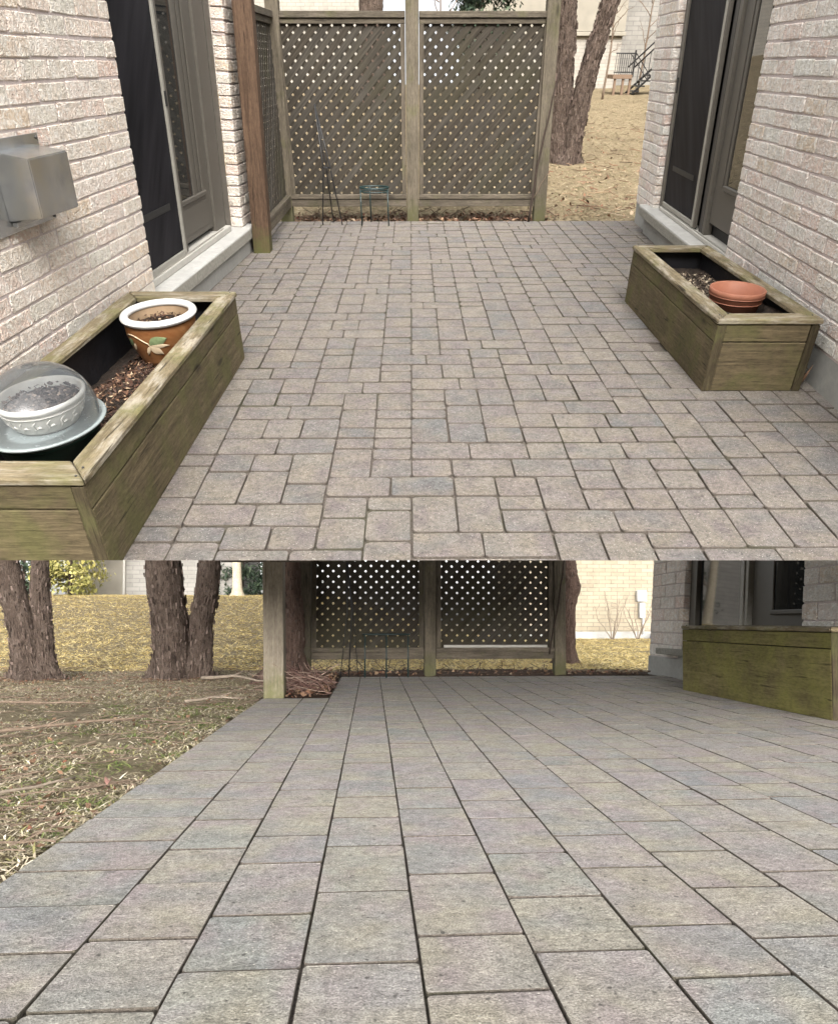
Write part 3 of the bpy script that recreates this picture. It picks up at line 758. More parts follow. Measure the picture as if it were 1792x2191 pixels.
# ---- timber planters
def planter(name, label, mw, wx, ly, h, capx, capy, cut=False, timber='planter'):
    """origin at the front right/left base corner centre; x across (0..wx), y along (0..ly)"""
    t = 0.032; ct = 0.026
    root = thing(name, label, 'planter', mw)
    zt = h - ct
    split = zt - 0.085
    e = 0.004
    for nm, a, b, mt in (('side_board', (wx - t, 0.0, 0), (wx, ly, split - 0.003), 'planter_y'), ('side_board', (wx - t + 0.002, 0.0, split + 0.002), (wx - 0.001, ly, zt - e), 'planter_y'),
                     ('side_board', (0, 0.0, 0), (t, ly, split - 0.003), 'planter_y'), ('side_board', (0.001, 0.0, split + 0.002), (t - 0.001, ly, zt - e), 'planter_y'),
                     ('end_board', (t + 0.012, -0.004, 0.004), (wx - t - 0.012, t, split - 0.003), 'planter_x'), ('end_board', (t + 0.012, -0.002, split + 0.002), (wx - t - 0.012, t, zt - e), 'planter_x'),
                     ('end_board', (t + 0.002, ly - t, 0), (wx - t - 0.002, ly + 0.003, zt - e), 'planter_x'),
                     ('corner_post', (wx - t - 0.0105, -0.006, 0.003), (wx - 0.0005, -0.0005, zt - e), 'dark_end'), ('corner_post', (0.0005, -0.006, 0.003), (t + 0.0105, -0.0005, zt - e), 'dark_end')):
        B(nm, a, b, M[mt.replace('planter', timber)], root, 0.0025, 0.001, cut)
    ov = 0.008
    X0, X1, Y0, Y1 = -ov, wx + ov, -ov - 0.004, ly + ov
    for pts, mt in (([(X0, Y0), (X1, Y0), (X1 - capx, Y0 + capy), (X0 + capx, Y0 + capy)], 'cap_x'), ([(X0, Y1), (X0 + capx, Y1 - capy), (X1 - capx, Y1 - capy), (X1, Y1)], 'cap_x'),
                    ([(X0, Y0), (X0 + capx, Y0 + capy), (X0 + capx, Y1 - capy), (X0, Y1)], 'cap_y'), ([(X1, Y0), (X1, Y1), (X1 - capx, Y1 - capy), (X1 - capx, Y0 + capy)], 'cap_y')):
        cx, cy = sum(p[0] for p in pts) / 4, sum(p[1] for p in pts) / 4
        pts = [(x + (cx - x) * 0.006, y + (cy - y) * 0.003) for x, y in pts]
        bm = bmesh.new(); prism(bm, pts, zt + random.uniform(-0.001, 0.001), h + random.uniform(-0.002, 0.002), 0.005)
        emit('cap_board', bm, M[mt], root, cut=cut)
    for sx in (X0 + 0.03, X1 - 0.03):
        for sy_ in (Y0 + 0.02, Y0 + 0.075, Y1 - 0.03):
            bm = bmesh.new(); bmesh.ops.create_cone(bm, cap_ends=True, segments=8, radius1=0.004, radius2=0.0035, depth=0.004, matrix=Matrix.Translation((sx, sy_, h + 0.001)))
            emit('screw', bm, M['bronze_dark'], root, cut=cut)
    bm = bmesh.new()   # liner: black fabric hanging inside, crumpled
    for (ax, ay, bx_, by) in ((t + .004, t + .004, wx - t - .004, t + .004), (wx - t - .004, t + .004, wx - t - .004, ly - t - .004), (wx - t - .004, ly - t - .004, t + .004, ly - t - .004), (t + .004, ly - t - .004, t + .004, t + .004)):
        k = 24; rows = []
        for j in range(5):
            row = []
            for i in range(k + 1):
                u = i / k; x = ax + (bx_ - ax) * u; y = ay + (by - ay) * u
                wob = 0.012 * abs(fbm((x * 3, y * 3, j * 0.7), 3))
                nx, ny = (by - ay), -(bx_ - ax); ln = math.hypot(nx, ny)
                z = 0.05 + (zt - 0.055 - 0.035 * max(0, fbm((x, y, 9), 2.6))) * j / 4
                row.append(bm.verts.new((x - nx / ln * wob, y - ny / ln * wob, z)))
            rows.append(row)
        for a, b in zip(rows, rows[1:]):
            for i in range(k): bm.faces.new((a[i], a[i + 1], b[i + 1], b[i]))
    emit('liner', bm, M['liner'], root, None, True, cut)
    return root
def soil_bed(name, label, mw, wx, ly, zf, mat='soil', cut=False):
    bm = bmesh.new(); nx, ny = 22, 60
    gg = [[bm.verts.new((x, y, zf(x, y) + 0.012 * fbm((x, y, 1), 14))) for x in lin(0.036, wx - 0.036, nx)] for y in lin(0.036, ly - 0.036, ny)]
    for a, b in zip(gg, gg[1:]):
        for i in range(nx): bm.faces.new((a[i], a[i + 1], b[i + 1], b[i]))
    return emit(name, bm, M[mat], None, mw, True, cut, kind='stuff', label=label, cat='soil')
PLM = UP @ Matrix.Translation((-1.565, 1.905, 0)) @ Matrix.Rotation(R(-0.9), 4, 'Z')
planter('wooden_planter', 'long mossy timber planter box against the left brick wall', PLM, 0.575, 2.13, 0.36, 0.085, 0.125, True)
zl = lambda x, y: 0.135 + 0.115 * smooth((0.95 - abs(y - 0.75)) / 0.7) * smooth(x / 0.35)
soil_bed('mulch', 'dark brown bark mulch filling the left planter', PLM, 0.575, 2.13, zl, cut=True)
bm = bmesh.new()
def pl_place():
    x, y = random.uniform(0.12, 0.5), random.uniform(0.55, 1.75)
    return (x, y, zl(x, y) + random.uniform(0.0, 0.022)), (0, 0, 1)
flakes(bm, 2600, pl_place, (0.006, 0.02), 0.35)
emit('bark_chips', bm, M['mulch'], None, PLM, kind='stuff', label='loose bark chips scattered on the mulch in the left planter', cat='bark chips')
PRM = UP @ Matrix.Translation((1.485, 3.50, 0)) @ Matrix.Rotation(R(-0.6), 4, 'Z')
planter('wooden_planter', 'mossy timber planter box holding a terracotta pot on the right', PRM, 0.50, 1.70, 0.36, 0.085, 0.105)
zr = lambda x, y: 0.225 + 0.07 * smooth((1.3 - y) / 0.9) - (0.13 if ((x - 0.27) / 0.145) ** 2 + ((y - 0.51) / 0.185) ** 2 < 1 else 0.0)
soil_bed('soil', 'dark soil in the right planter', PRM, 0.50, 1.70, zr)
bm = bmesh.new()
def pr_place():
    x, y = random.uniform(0.08, 0.44), random.uniform(0.75, 1.45)
    return (x, y, zr(x, y) + random.uniform(0.0, 0.02)), (0, 0, 1)
flakes(bm, 1100, pr_place, (0.006, 0.022), 0.35)
for _ in range(40):
    x, y = random.uniform(0.1, 0.42), random.uniform(0.76, 1.35); a = random.uniform(0, 6.28); L = random.uniform(0.03, 0.07)
    tube(bm, [(x, y, zr(x, y) + 0.015), (x + L * math.cos(a), y + L * math.sin(a), zr(x, y) + 0.025)], 0.002, 4)
emit('wood_chips', bm, chips('pale_chip', [(0.0, (0.03, 0.022, 0.016)), (0.55, (0.075, 0.055, 0.04)), (0.8, (0.22, 0.17, 0.12)), (1.0, (0.42, 0.36, 0.27))]), None, PRM, kind='stuff', label='pale wood chips scattered on the soil in the right planter', cat='wood chips')

# ---- pots
SY = 1.28
def pot_soil(root, r, z, sy, mat='soil', chip='dark_chip', n=260, sz=(0.004, 0.012)):
    bm = bmesh.new(); lathe(bm, [(r * k / 6, z + 0.012 * (1 - k / 6)) for k in range(7)], 24, sy)
    o = emit('soil', bm, M[mat], root, None, True)
    bm = bmesh.new()
    def pl():
        a, q = random.uniform(0, 6.283), r * math.sqrt(random.random()) * 0.96
        return (q * math.cos(a), sy * q * math.sin(a), z + 0.012 + random.uniform(-0.006, 0.010)), (0, 0, 1)
    flakes(bm, n, pl, sz, 0.7)
    emit('soil_crumbs', bm, M[chip], o, kind='stuff')
gp = thing('glazed_pot', 'brown glazed pot with white rim and painted leaves in the left planter', 'pot', UP @ Matrix.Translation((-1.255, 3.63, 0.135)))
bm = bmesh.new(); lathe(bm, [(0.0, 0.0), (0.105, 0.0), (0.118, 0.012), (0.122, 0.03), (0.150, 0.09), (0.165, 0.15), (0.166, 0.19), (0.161, 0.215)], 56, SY)
body = emit('body', bm, M['glaze'], gp, None, True)
bm = bmesh.new(); lathe(bm, [(0.146, 0.10), (0.147, 0.222)], 56, SY); emit('inner_wall', bm, M['glaze_in'], gp, None, True)
bm = bmesh.new(); lathe(bm, [(0.160 + 0.020 * math.cos(a), 0.222 + 0.017 * math.sin(a)) for a in (2 * math.pi * k / 12 for k in range(13))], 64, SY); emit('rim', bm, M['white_glaze'], gp, None, True)
pot_soil(gp, 0.146, 0.165, SY, chip='mulch', n=500)
def on_pot(a, z):
    pr = [(0.118, 0.012), (0.122, 0.03), (0.150, 0.09), (0.165, 0.15), (0.166, 0.19), (0.161, 0.215)]
    for (r0, z0), (r1, z1) in zip(pr, pr[1:]):
        if z0 <= z <= z1: r = r0 + (r1 - r0) * (z - z0) / (z1 - z0); break
    else: r = 0.16
    r += 0.0025
    return Vector((r * math.cos(R(a)), SY * r * math.sin(R(a)), z))
def relief_leaf(a0, z0, a1, z1, wd, mat, parent):
    bm = bmesh.new(); k = 8; L, Rr, Mi = [], [], []
    for i in range(k + 1):
        t = i / k; a = a0 + (a1 - a0) * t; z = z0 + (z1 - z0) * t; hw = wd * math.sin(math.pi * min(1, t ** 0.75)) + 0.0005
        da, dz = (a1 - a0), (z1 - z0) * 350; ln = math.hypot(da, dz)
        na, nz = -dz / ln, da / ln
        L.append(bm.verts.new(on_pot(a + na * hw * 350, z + nz * hw))); Rr.append(bm.verts.new(on_pot(a - na * hw * 350, z - nz * hw)))
        c = on_pot(a, z); Mi.append(bm.verts.new(c + Vector((c.x, c.y, 0)).normalized() * 0.003))
    for i in range(k):
        bm.faces.new((L[i], L[i + 1], Mi[i + 1], Mi[i])); bm.faces.new((Mi[i], Mi[i + 1], Rr[i + 1], Rr[i]))
    return emit('leaf_motif', bm, M[mat], parent, None, True)
for args in ((-92, 0.135, -62, 0.160, 0.026, 'green_leaf'), (-92, 0.125, -72, 0.080, 0.020, 'cream_line'), (-90, 0.13, -60, 0.122, 0.012, 'cream_line'), (-124, 0.150, -140, 0.110, 0.017, 'green_leaf'), (-120, 0.13, -130, 0.09, 0.010, 'cream_line'), (-92, 0.125, -102, 0.075, 0.008, 'cream_line')):
    relief_leaf(*args, body)
bm = bmesh.new(); tube(bm, [on_pot(a, z) for a, z in ((-138, 0.160), (-128, 0.172), (-118, 0.170), (-108, 0.160), (-100, 0.148), (-94, 0.138), (-90, 0.115))], 0.0028, 6)
emit('vine_motif', bm, M['cream_line'], body, None, True)

tray_m = UP @ Matrix.Translation((-1.262, 2.30, 0.0))
gb = thing('plastic_tub', 'dark green plastic tub under the domed white pot', 'tub', tray_m @ Matrix.Translation((0, 0, 0.16)))
bm = bmesh.new(); lathe(bm, [(0.0, 0.0), (0.13, 0.0), (0.158, 0.17), (0.166, 0.175), (0.166, 0.19), (0.15, 0.19), (0.0, 0.188)], 48, SY); emit('tub_body', bm, M['green_plastic'], gb, None, True)
cl = thing('garden_cloche', 'clear plastic dome on a frosted tray over the white pot', 'cloche', tray_m @ Matrix.Translation((0, 0, 0.352)))
bm = bmesh.new(); lathe(bm, [(0.0, 0.0), (0.165, 0.0), (0.187, 0.007), (0.191, 0.014), (0.186, 0.017), (0.165, 0.010), (0.0, 0.008)], 56, SY); emit('tray', bm, M['tray'], cl, None, True)
bm = bmesh.new(); pr = [(0.176, 0.014), (0.171, 0.03), (0.170, 0.055)]
pr += [(0.168 * math.cos(R(a)), 0.055 + 0.148 * math.sin(R(a))) for a in range(6, 85, 6)] + [(0.018, 0.2025), (0.012, 0.199), (0.0, 0.199)]
lathe(bm, pr, 56, SY); emit('dome', bm, M['clear'], cl, None, True)
wp = thing('ceramic_pot', 'white ceramic pot with relief pattern under the clear dome', 'pot', tray_m @ Matrix.Translation((0.005, 0.01, 0.362)))
bm = bmesh.new(); lathe(bm, [(0.0, 0.0), (0.095, 0.0), (0.104, 0.010), (0.122, 0.050), (0.129, 0.072), (0.131, 0.080), (0.137, 0.083), (0.138, 0.094), (0.133, 0.099), (0.125, 0.096), (0.119, 0.06)], 56, SY)
wb = emit('body', bm, M['white_ceramic'], wp, None, True)
pot_soil(wp, 0.120, 0.066, SY, n=420)
bm = bmesh.new(); lathe(bm, [(0.1293 + 0.0018 * math.cos(a), 0.068 + 0.0018 * math.sin(a)) for a in (2 * math.pi * k / 6 for k in range(7))], 56, SY); emit('bead', bm, M['white_ceramic'], wb, None, True)
for k in range(18):
    a = 2 * math.pi * k / 18
    def wpt(aa, z): r = 0.104 + (z - 0.010) * 0.45 + 0.001; return Vector((r * math.cos(aa), SY * r * math.sin(aa), z))
    bm = bmesh.new(); tube(bm, [wpt(a, 0.016), wpt(a + 0.06, 0.03), wpt(a + 0.02, 0.046), wpt(a + 0.12, 0.058)], [0.002, 0.0045, 0.003, 0.001], 6)
    tube(bm, [wpt(a + 0.05, 0.03), wpt(a + 0.17, 0.036), wpt(a + 0.24, 0.028)], [0.002, 0.004, 0.001], 6)
    emit('relief', bm, M['white_ceramic'], wb, None, True)
tp = thing('terracotta_pot', 'empty terracotta pot sitting in the right planter', 'pot', UP @ Matrix.Translation((1.757, 4.0, 0.218)))
bm = bmesh.new(); lathe(bm, [(0.0, 0.0), (0.105, 0.0), (0.128, 0.098), (0.133, 0.101), (0.137, 0.13), (0.141, 0.133), (0.143, 0.158), (0.138, 0.162), (0.131, 0.158), (0.124, 0.10), (0.10, 0.012), (0.0, 0.012)], 56, 1.12)
emit('body', bm, M['terracotta'], tp, None, True)
for z, r in ((0.131, 0.139), (0.102, 0.132)):
    bm = bmesh.new(); lathe(bm, [(r + 0.003 * math.cos(a), z + 0.003 * math.sin(a)) for a in (2 * math.pi * k / 8 for k in range(9))], 56, 1.12); emit('rim_band', bm, M['terracotta'], tp, None, True)

# ---- lattice fences
def lattice(root, x0, x1, z0, z1, y, axis='x', sp=0.104, wd=0.046, th=0.006, const=0.0):
    """two crossed layers of laths clipped to a frame; in the plane y=const (axis x) or x=const (axis y)"""
    W, H = x1 - x0, z1 - z0
    for layer, sg in ((0, 1), (1, -1)):
        c = -H if sg > 0 else 0.0
        end = W if sg > 0 else W + H
        c += sp * 0.37
        while c < end:
            # centre line: x = c + sg*z
            pts = []
            hw = wd / math.sqrt(2)
            poly = [(c - hw - (0 if sg > 0 else 0), 0.0), (c + hw, 0.0), (c + hw + sg * H, H), (c - hw + sg * H, H)]
            def clip(poly, f):
                out = []
                for (ax, az), (bx_, bz) in zip(poly, poly[1:] + poly[:1]):
                    fa, fb = f(ax), f(bx_)
                    if fa >= 0: out.append((ax, az))
                    if fa * fb < 0:
                        t = fa / (fa - fb); out.append((ax + (bx_ - ax) * t, az + (bz - az) * t))
                return out
            poly = clip(clip(poly, lambda v: v), lambda v: W - v) if poly else []
            if len(poly) >= 3:
                ctr = (sum(p[0] for p in poly) / len(poly), sum(p[1] for p in poly) / len(poly))
                dirv = Vector((sg, 1)).normalized(); nrm = Vector((-dirv.y, dirv.x))
                bm = bmesh.new()
                yo = (-th if layer == 0 else 0.0) + random.uniform(-0.0006, 0.0006)
                loc = [((p[0] - ctr[0]) * dirv.x + (p[1] - ctr[1]) * dirv.y, (p[0] - ctr[0]) * nrm.x + (p[1] - ctr[1]) * nrm.y) for p in poly]
                prism(bm, loc, 0.0, th * 0.96)
                ang = math.atan2(1, sg) + random.uniform(-0.004, 0.004)
                base = Matrix.Translation((x0 + ctr[0], y + yo + th, z0 + ctr[1])) @ Matrix.Rotation(math.pi / 2, 4, 'X') @ Matrix.Rotation(ang, 4, 'Z')
                if axis == 'y': base = Matrix.Translation((const, 0, 0)) @ Matrix.Rotation(math.pi / 2, 4, 'Z') @ base
                emit('lath', bm, M['lath'], root, base)
            c += sp
def fence(name, label, mw, posts, pw, zr0, zr1, zt, ztop, lean, wood_k, ylat, sp, bay_rail=0.03):
    root = thing(name, label, 'fence', mw)
    bm = None
    for i, px in enumerate(posts):
        bm = bmesh.new(); box(bm, (-pw / 2, -pw / 2, -0.06), (pw / 2, pw / 2, ztop), 0.005)
        p = emit('post', bm, M['fence_post'], root, Matrix.Translation((px, 0, 0)) @ Matrix.Rotation(lean[i], 4, 'Y'))
        B('post_cap', (-pw / 2 - 0.008, -pw / 2 - 0.008, ztop + 0.001), (pw / 2 + 0.008, pw / 2 + 0.008, ztop + 0.03), M[wood_k + '_x'], p, 0.004)
    for a, b in zip(posts, posts[1:]):
        x0, x1 = a + pw / 2 + 0.004, b - pw / 2 - 0.004
        fr = 0.045
        for nm, q, mt in (('top_rail', ((x0, -0.045, zt - 0.048), (x1, 0.05, zt)), '_x'), ('frame_rail', ((x0, -0.030, zt - 0.092), (x1, 0.022, zt - 0.0485)), '_x'),
                          ('bottom_rail', ((x0, -0.042, zr0), (x1, 0.045, zr1 - 0.04)), '_x'), ('frame_rail', ((x0, -0.052, zr1 - 0.0395), (x1, 0.03, zr1)), '_x'),
                          ('frame_stile', ((x0 + 0.001, -0.032, zr1 + 0.0005), (x0 + fr, 0.022, zt - 0.0925)), '_z'), ('frame_stile', ((x1 - fr, -0.032, zr1 + 0.0005), (x1 - 0.001, 0.022, zt - 0.0925)), '_z')):
            B(nm, *q, M[wood_k + mt], root, 0.003, 0.0008)
        lattice(root, x0 + fr - 0.012, x1 - fr + 0.012, zr1 - 0.008, zt - 0.084, ylat, sp=sp, wd=sp * 0.525)
    return root
fu = fence('lattice_fence', 'weathered brown lattice screen across the back of the upper patio', UP @ Matrix.Translation((0, 8.40, 0)), [-1.315, 0.015, 1.355], 0.122, 0.135, 0.245, 1.715, 1.80, [0.03, 0.0, -0.025], 'fence', -0.004, 0.1045)
# side run of the same fence, towards the viewer along the left edge
xs = -1.30
for nm, a, b, mt in (('top_rail', (xs - 0.045, -1.45, 1.665), (xs + 0.045, -0.066, 1.715), '_y'), ('frame_rail', (xs - 0.025, -1.45, 1.62), (xs + 0.025, -0.066, 1.6645), '_y'), ('bottom_rail', (xs - 0.045, -1.45, 0.135), (xs + 0.045, -0.066, 0.205), '_y'), ('frame_rail', (xs - 0.04, -1.45, 0.2055), (xs + 0.05, -0.066, 0.245), '_y')):
    B(nm, a, b, M['fence' + mt], fu, 0.003, 0.0008)
lattice(fu, -1.45, -0.06, 0.24, 1.625, 0.0, 'y', 0.1045, 0.042, 0.006, xs)

tpst = thing('timber_post', 'tall reddish brown timber post at the corner of the left house', 'post', UP @ Matrix.Translation((-1.322, 6.86, 0)) @ Matrix.Rotation(R(2.6), 4, 'Y'))
B('post_shaft', (-0.072, -0.072, -0.03), (0.072, 0.072, 2.35), M['cedar_post'], tpst, 0.005)

# ---- wire supports
def wire(name, label, cat, mw, lines, mat, parts, r=0.006):
    root = thing(name, label, cat, mw)
    for (pts, nm, rr) in lines:
        bm = bmesh.new(); tube(bm, pts, rr or r, 6); emit(nm, bm, M[mat], root, None, True)
    return root
ring = lambda rx, ry, z, n=24, cx=0, cy=0: [(cx + rx * math.cos(2 * math.pi * k / n), cy + ry * math.sin(2 * math.pi * k / n), z) for k in range(n + 1)]
wire('plant_support', 'thin black wire plant support leaning in front of the upper lattice', 'plant support', UP @ Matrix.Translation((-0.82, 8.18, 0)),
     [([(-0.10, -0.03, 0), (-0.06, 0.03, 0.5), (-0.11, 0.10, 1.02)], 'leg', 0.006), ([(0.105, -0.05, 0), (0.0, 0.03, 0.55), (-0.11, 0.105, 1.02)], 'leg', 0.006), ([(0.0, 0.10, 0), (-0.04, 0.11, 0.5), (-0.105, 0.11, 1.02)], 'leg', 0.006), (ring(0.04, 0.03, 0.5, 14, -0.035, 0.05), 'wire_ring', 0.004)], 'black_metal', None)
wire('plant_stand', 'low green wire plant stand before the upper lattice', 'plant stand', UP @ Matrix.Translation((-0.375, 8.16, 0)),
     [(ring(0.145, 0.10, 0.335), 'top_ring', 0.008), (ring(0.142, 0.098, 0.30), 'lower_ring', 0.006), ([(-0.135, -0.07, 0), (-0.14, -0.03, 0.335)], 'leg', 0.007), ([(0.14, -0.09, 0), (0.135, -0.03, 0.335)], 'leg', 0.007), ([(-0.05, 0.13, 0.0), (-0.05, 0.09, 0.335)], 'leg', 0.007)], 'teal_wire', None)
vs = thing('climbing_vine', 'bare brown vine stem leaning on the right post of the upper lattice', 'stem', UP @ Matrix.Translation((1.235, 8.3, 0)))
bm = bmesh.new(); tube(bm, wander((0, 0.0, 0), (0.14, -0.02, 1.35), 14, 0.012, 4), [0.012 - 0.0004 * k for k in range(15)], 6); st_ = emit('main_stem', bm, M['twig_dark'], vs, None, True)
bm = bmesh.new(); tube(bm, wander((0.02, 0, 0.2), (0.16, -0.05, 0.45), 6, 0.012, 5), 0.004, 5); emit('side_shoot', bm, M['twig'], vs, None, True)
# leaf litter and twigs below the upper fence
bm = bmesh.new()
def lit_up():
    x, y = random.uniform(-1.3, 1.45), 8.40 + abs(random.gauss(0, 0.22)); return (x, y, z_up(x, y) + 0.01 + random.uniform(0, 0.03)), (0, 0, 1)
flakes(bm, 1500, lit_up, (0.012, 0.035), 0.6)
emit('leaf_litter', bm, M['litter'], None, UP, kind='stuff', label='brown leaf litter along the foot of the upper lattice', cat='leaf litter')
bm = bmesh.new()
for _ in range(46):
    x = random.uniform(-1.2, 1.4); y = 8.44 + random.uniform(0, 0.3); a = random.uniform(0, 6.28); L = random.uniform(0.1, 0.3)
    tube(bm, wander((x, y, 0.0), (x + L * math.cos(a), y + 0.4 * L * math.sin(a), random.uniform(0.02, 0.14)), 5, 0.012), 0.003, 4)
emit('twig_litter', bm, M['twig'], None, UP, kind='stuff', label='dry twigs tangled along the foot of the upper lattice', cat='twigs')
# screw heads on the planter caps
cl_ = thing('dry_leaf_clump', 'clump of dry reddish leaves between the right planter and the wall', 'leaves', UP @ Matrix.Translation((2.02, 3.60, 0)))
for k in range(16):
    bm = bmesh.new(); a = random.uniform(0, 6.28); r_ = random.uniform(0, 0.035)
    tube(bm, [(r_ * math.cos(a), r_ * math.sin(a), 0.0), (1.5 * r_ * math.cos(a), 1.5 * r_ * math.sin(a), random.uniform(0.04, 0.09)), (2.2 * r_ * math.cos(a) + 0.01, 2 * r_ * math.sin(a), random.uniform(0.05, 0.12))], [0.002, 0.010, 0.001], 4)
    emit('leaf', bm, M['litter'], cl_, None, True)

# ---- upper lawn grass
def grass(name, n, place, mat, mw, label, **kw):
    bm = bmesh.new(); blades(bm, n, place, **kw)
    return emit(name, bm, M[mat], None, mw, recalc=False, kind='stuff', label=label, cat='grass')
def g_up():
    y = 8.45 + 13.5 * random.random() ** 1.6; x = random.uniform(-1.6, 0.45 * y)
    return (x, y, z_up(x, y) - 0.004)
grass('dead_grass', 42000, g_up, 'straw', UP, 'matted straw-coloured grass on the upper lawn', ln=(0.03, 0.11), wd=0.005, lie=0.72)

bm = bmesh.new()
def deb_up():
    y = 8.6 + 9 * random.random() ** 1.5; x = random.uniform(1.4, 0.42 * y); return (x, y, z_up(x, y) + 0.02), (0, 0, 1)
flakes(bm, 900, deb_up, (0.012, 0.04), 0.5)
for _ in range(260):
    (x, y, z), _n = deb_up(); a = random.uniform(0, 6.28); L = random.uniform(0.06, 0.3)
    tube(bm, wander((x, y, z), (x + L * math.cos(a), y + L * math.sin(a), z + 0.015), 4, 0.012), 0.004, 4)
emit('leaf_litter', bm, M['litter'], None, UP, kind='stuff', label='brown leaf scraps and twigs on the upper lawn', cat='leaf litter')
# ---- trees
def trunk(root, name, pts, rads, mat, flk=0, seg=22, amp=0.09, flake_mat='flake', zc=1.0):
    pts = [Vector(p) for p in pts]
    # resample
    n_ = max(10, int(sum((b - a).length for a, b in zip(pts, pts[1:])) / 0.045))
    P_, Rr = [], []
    for i in range(n_ + 1):
        t = i / n_ * (len(pts) - 1); k = min(int(t), len(pts) - 2); f = t - k
        p0, p1, p2, p3 = pts[max(k - 1, 0)], pts[k], pts[k + 1], pts[min(k + 2, len(pts) - 1)]
        P_.append(0.5 * ((2 * p1) + (p2 - p0) * f + (2 * p0 - 5 * p1 + 4 * p2 - p3) * f * f + (3 * p1 - p0 - 3 * p2 + p3) * f ** 3))
        Rr.append(rads[k] + (rads[k + 1] - rads[k]) * f)
    bm = bmesh.new(); rings = []; surf = []
    for i, p in enumerate(P_):
        dv = (P_[min(i + 1, n_)] - P_[max(i - 1, 0)]).normalized(); u = dv.cross(Vector((0, 1, 0.1))).normalized(); v = dv.cross(u); row = []
        for k in range(seg):
            a = 2 * math.pi * k / seg; d = u * math.cos(a) + v * math.sin(a)
            q = p + d * Rr[i]
            root_ = math.exp(-max(0.0, q.z) / 0.11) * max(0.0, math.cos(a * 4 + pts[0].x * 9)) * 0.8 * Rr[i]
            disp = fbm((q.x, q.y, q.z * 0.35), 8.0) * amp * Rr[i] * 1.5 + abs(fbm((q.x + 9, q.y, q.z * 0.22), 22.0)) * amp * Rr[i] * 1.8 + root_
            q += d * disp; row.append(bm.verts.new(q)); surf.append((q, d, dv))
        rings.append(row)
    for a, b in zip(rings, rings[1:]):
        for k in range(seg): bm.faces.new((a[k], a[(k + 1) % seg], b[(k + 1) % seg], b[k]))
    bm.faces.new(rings[-1])
    o = emit(name, bm, mat, root, None, True)
    if flk:
        bm = bmesh.new()
        for _ in range(flk):
            q, d, dv = random.choice(surf); sd = d.cross(dv); L = random.uniform(0.015, 0.06) * zc; W = random.uniform(0.005, 0.016) * zc
            lift = d * random.uniform(0.003, 0.014) * zc
            sg = random.choice((-1, 1))
            a_, b_ = q - dv * L * 0.5, q + dv * L * 0.5
            v = [bm.verts.new(a_ + d * 0.001), bm.verts.new(b_ + d * 0.001), bm.verts.new(b_ + sd * sg * W + lift * random.uniform(0.6, 1.5)), bm.verts.new(a_ + sd * sg * W * random.uniform(0.5, 1) + lift)]
            bm.faces.new(v)
        emit('bark_flakes', bm, M[flake_mat], o, recalc=False, kind='stuff')
    return o
def limb(root, name, a, b, r0, r1, mat='twig', n=10, amp=0.05, side=0):
    bm = bmesh.new(); pts = wander(a, b, n, amp); tube(bm, pts, [r0 + (r1 - r0) * i / n for i in range(n + 1)], 6)
    for _ in range(side):
        p = pts[random.randrange(2, n)]; L = (Vector(b) - Vector(a)).length * random.uniform(0.2, 0.45)
        dq = Vector([random.uniform(-1, 1), random.uniform(-1, 1), random.uniform(-0.2, 1)]).normalized() * L
        tube(bm, wander(p, p + dq, 6, amp * 0.5), [r1 * 1.4 - r1 * 0.2 * i for i in range(7)] if r1 > 0 else 0.003, 4)
    return emit(name, bm, M[mat], root, None, True)
tu = thing('birch_tree', 'twin-trunked tree with peeling brown bark on the upper lawn', 'tree', UP @ Matrix.Translation((2.40, 13.0, z_up(2.4, 13) - 0.01)))
trunk(tu, 'trunk', [(-0.07, 0.04, -0.05), (-0.09, 0.04, 0.3), (-0.13, 0.05, 1.0), (-0.16, 0.05, 1.7), (-0.26, 0.06, 2.6), (-0.4, 0.1, 3.6)], [0.21, 0.165, 0.150, 0.142, 0.13, 0.11], M['birch'], 1500, zc=1.4)
trunk(tu, 'trunk', [(0.06, -0.06, -0.05), (0.10, -0.06, 0.3), (0.18, -0.06, 0.9), (0.31, -0.07, 1.5), (0.47, -0.08, 2.2), (0.8, -0.1, 3.4)], [0.18, 0.14, 0.130, 0.122, 0.115, 0.09], M['birch'], 1300, zc=1.4)
for a, b in (((-0.38, 0.1, 3.5), (-1.1, 0.3, 4.8)), ((-0.4, 0.1, 3.6), (0.1, -0.2, 5.0)), ((0.8, -0.1, 3.3), (1.5, 0.2, 4.6)), ((0.78, -0.1, 3.4), (0.6, 0.3, 4.9))): limb(tu, 'limb', a, b, 0.06, 0.012, 'twig', 10, 0.06, 6)

# ---- buildings beyond the upper lawn
bb = thing('beige_building', 'beige rendered building above white brick base with outside stairs', 'building', UP @ Matrix.Translation((4.0, 26.0, 0.70)))
B('brick_base', (-2.2, 0, -0.3), (2.15, 5, 1.22), M['far_brick'], bb, 0.01)
B('ledge', (-2.25, -0.10, 1.225), (2.22, 5, 1.32), M['beige_wall'], bb, 0.01)
B('upper_wall', (-2.2, -0.03, 1.325), (2.19, 5, 5.0), M['beige_wall'], bb, 0.01)
B('downpipe', (1.5, -0.08, 1.33), (1.56, -0.031, 5.0), M['beige_wall'], bb, 0.01)
gh = thing('grey_house', 'pale grey brick house seen behind the black outside stairs', 'house', UP @ Matrix.Translation((7.9, 29.0, 0.7)))
B('wall', (-1.6, 0, -0.4), (2.4, 3.5, 5.2), M['far_brick_left'], gh, 0.01)
B('eaves', (-1.7, -0.2, 5.201), (2.5, 3.5, 5.4), M['beige_wall'], gh, 0.01)
wh = thing('white_brick_house', 'pale brick house showing over the top of the upper lattice', 'house', UP @ Matrix.Translation((-4.5, 27.5, 0.7)))
B('wall', (-4.5, 0, -0.4), (3.35, 4, 6.0), M['far_brick'], wh, 0.01)
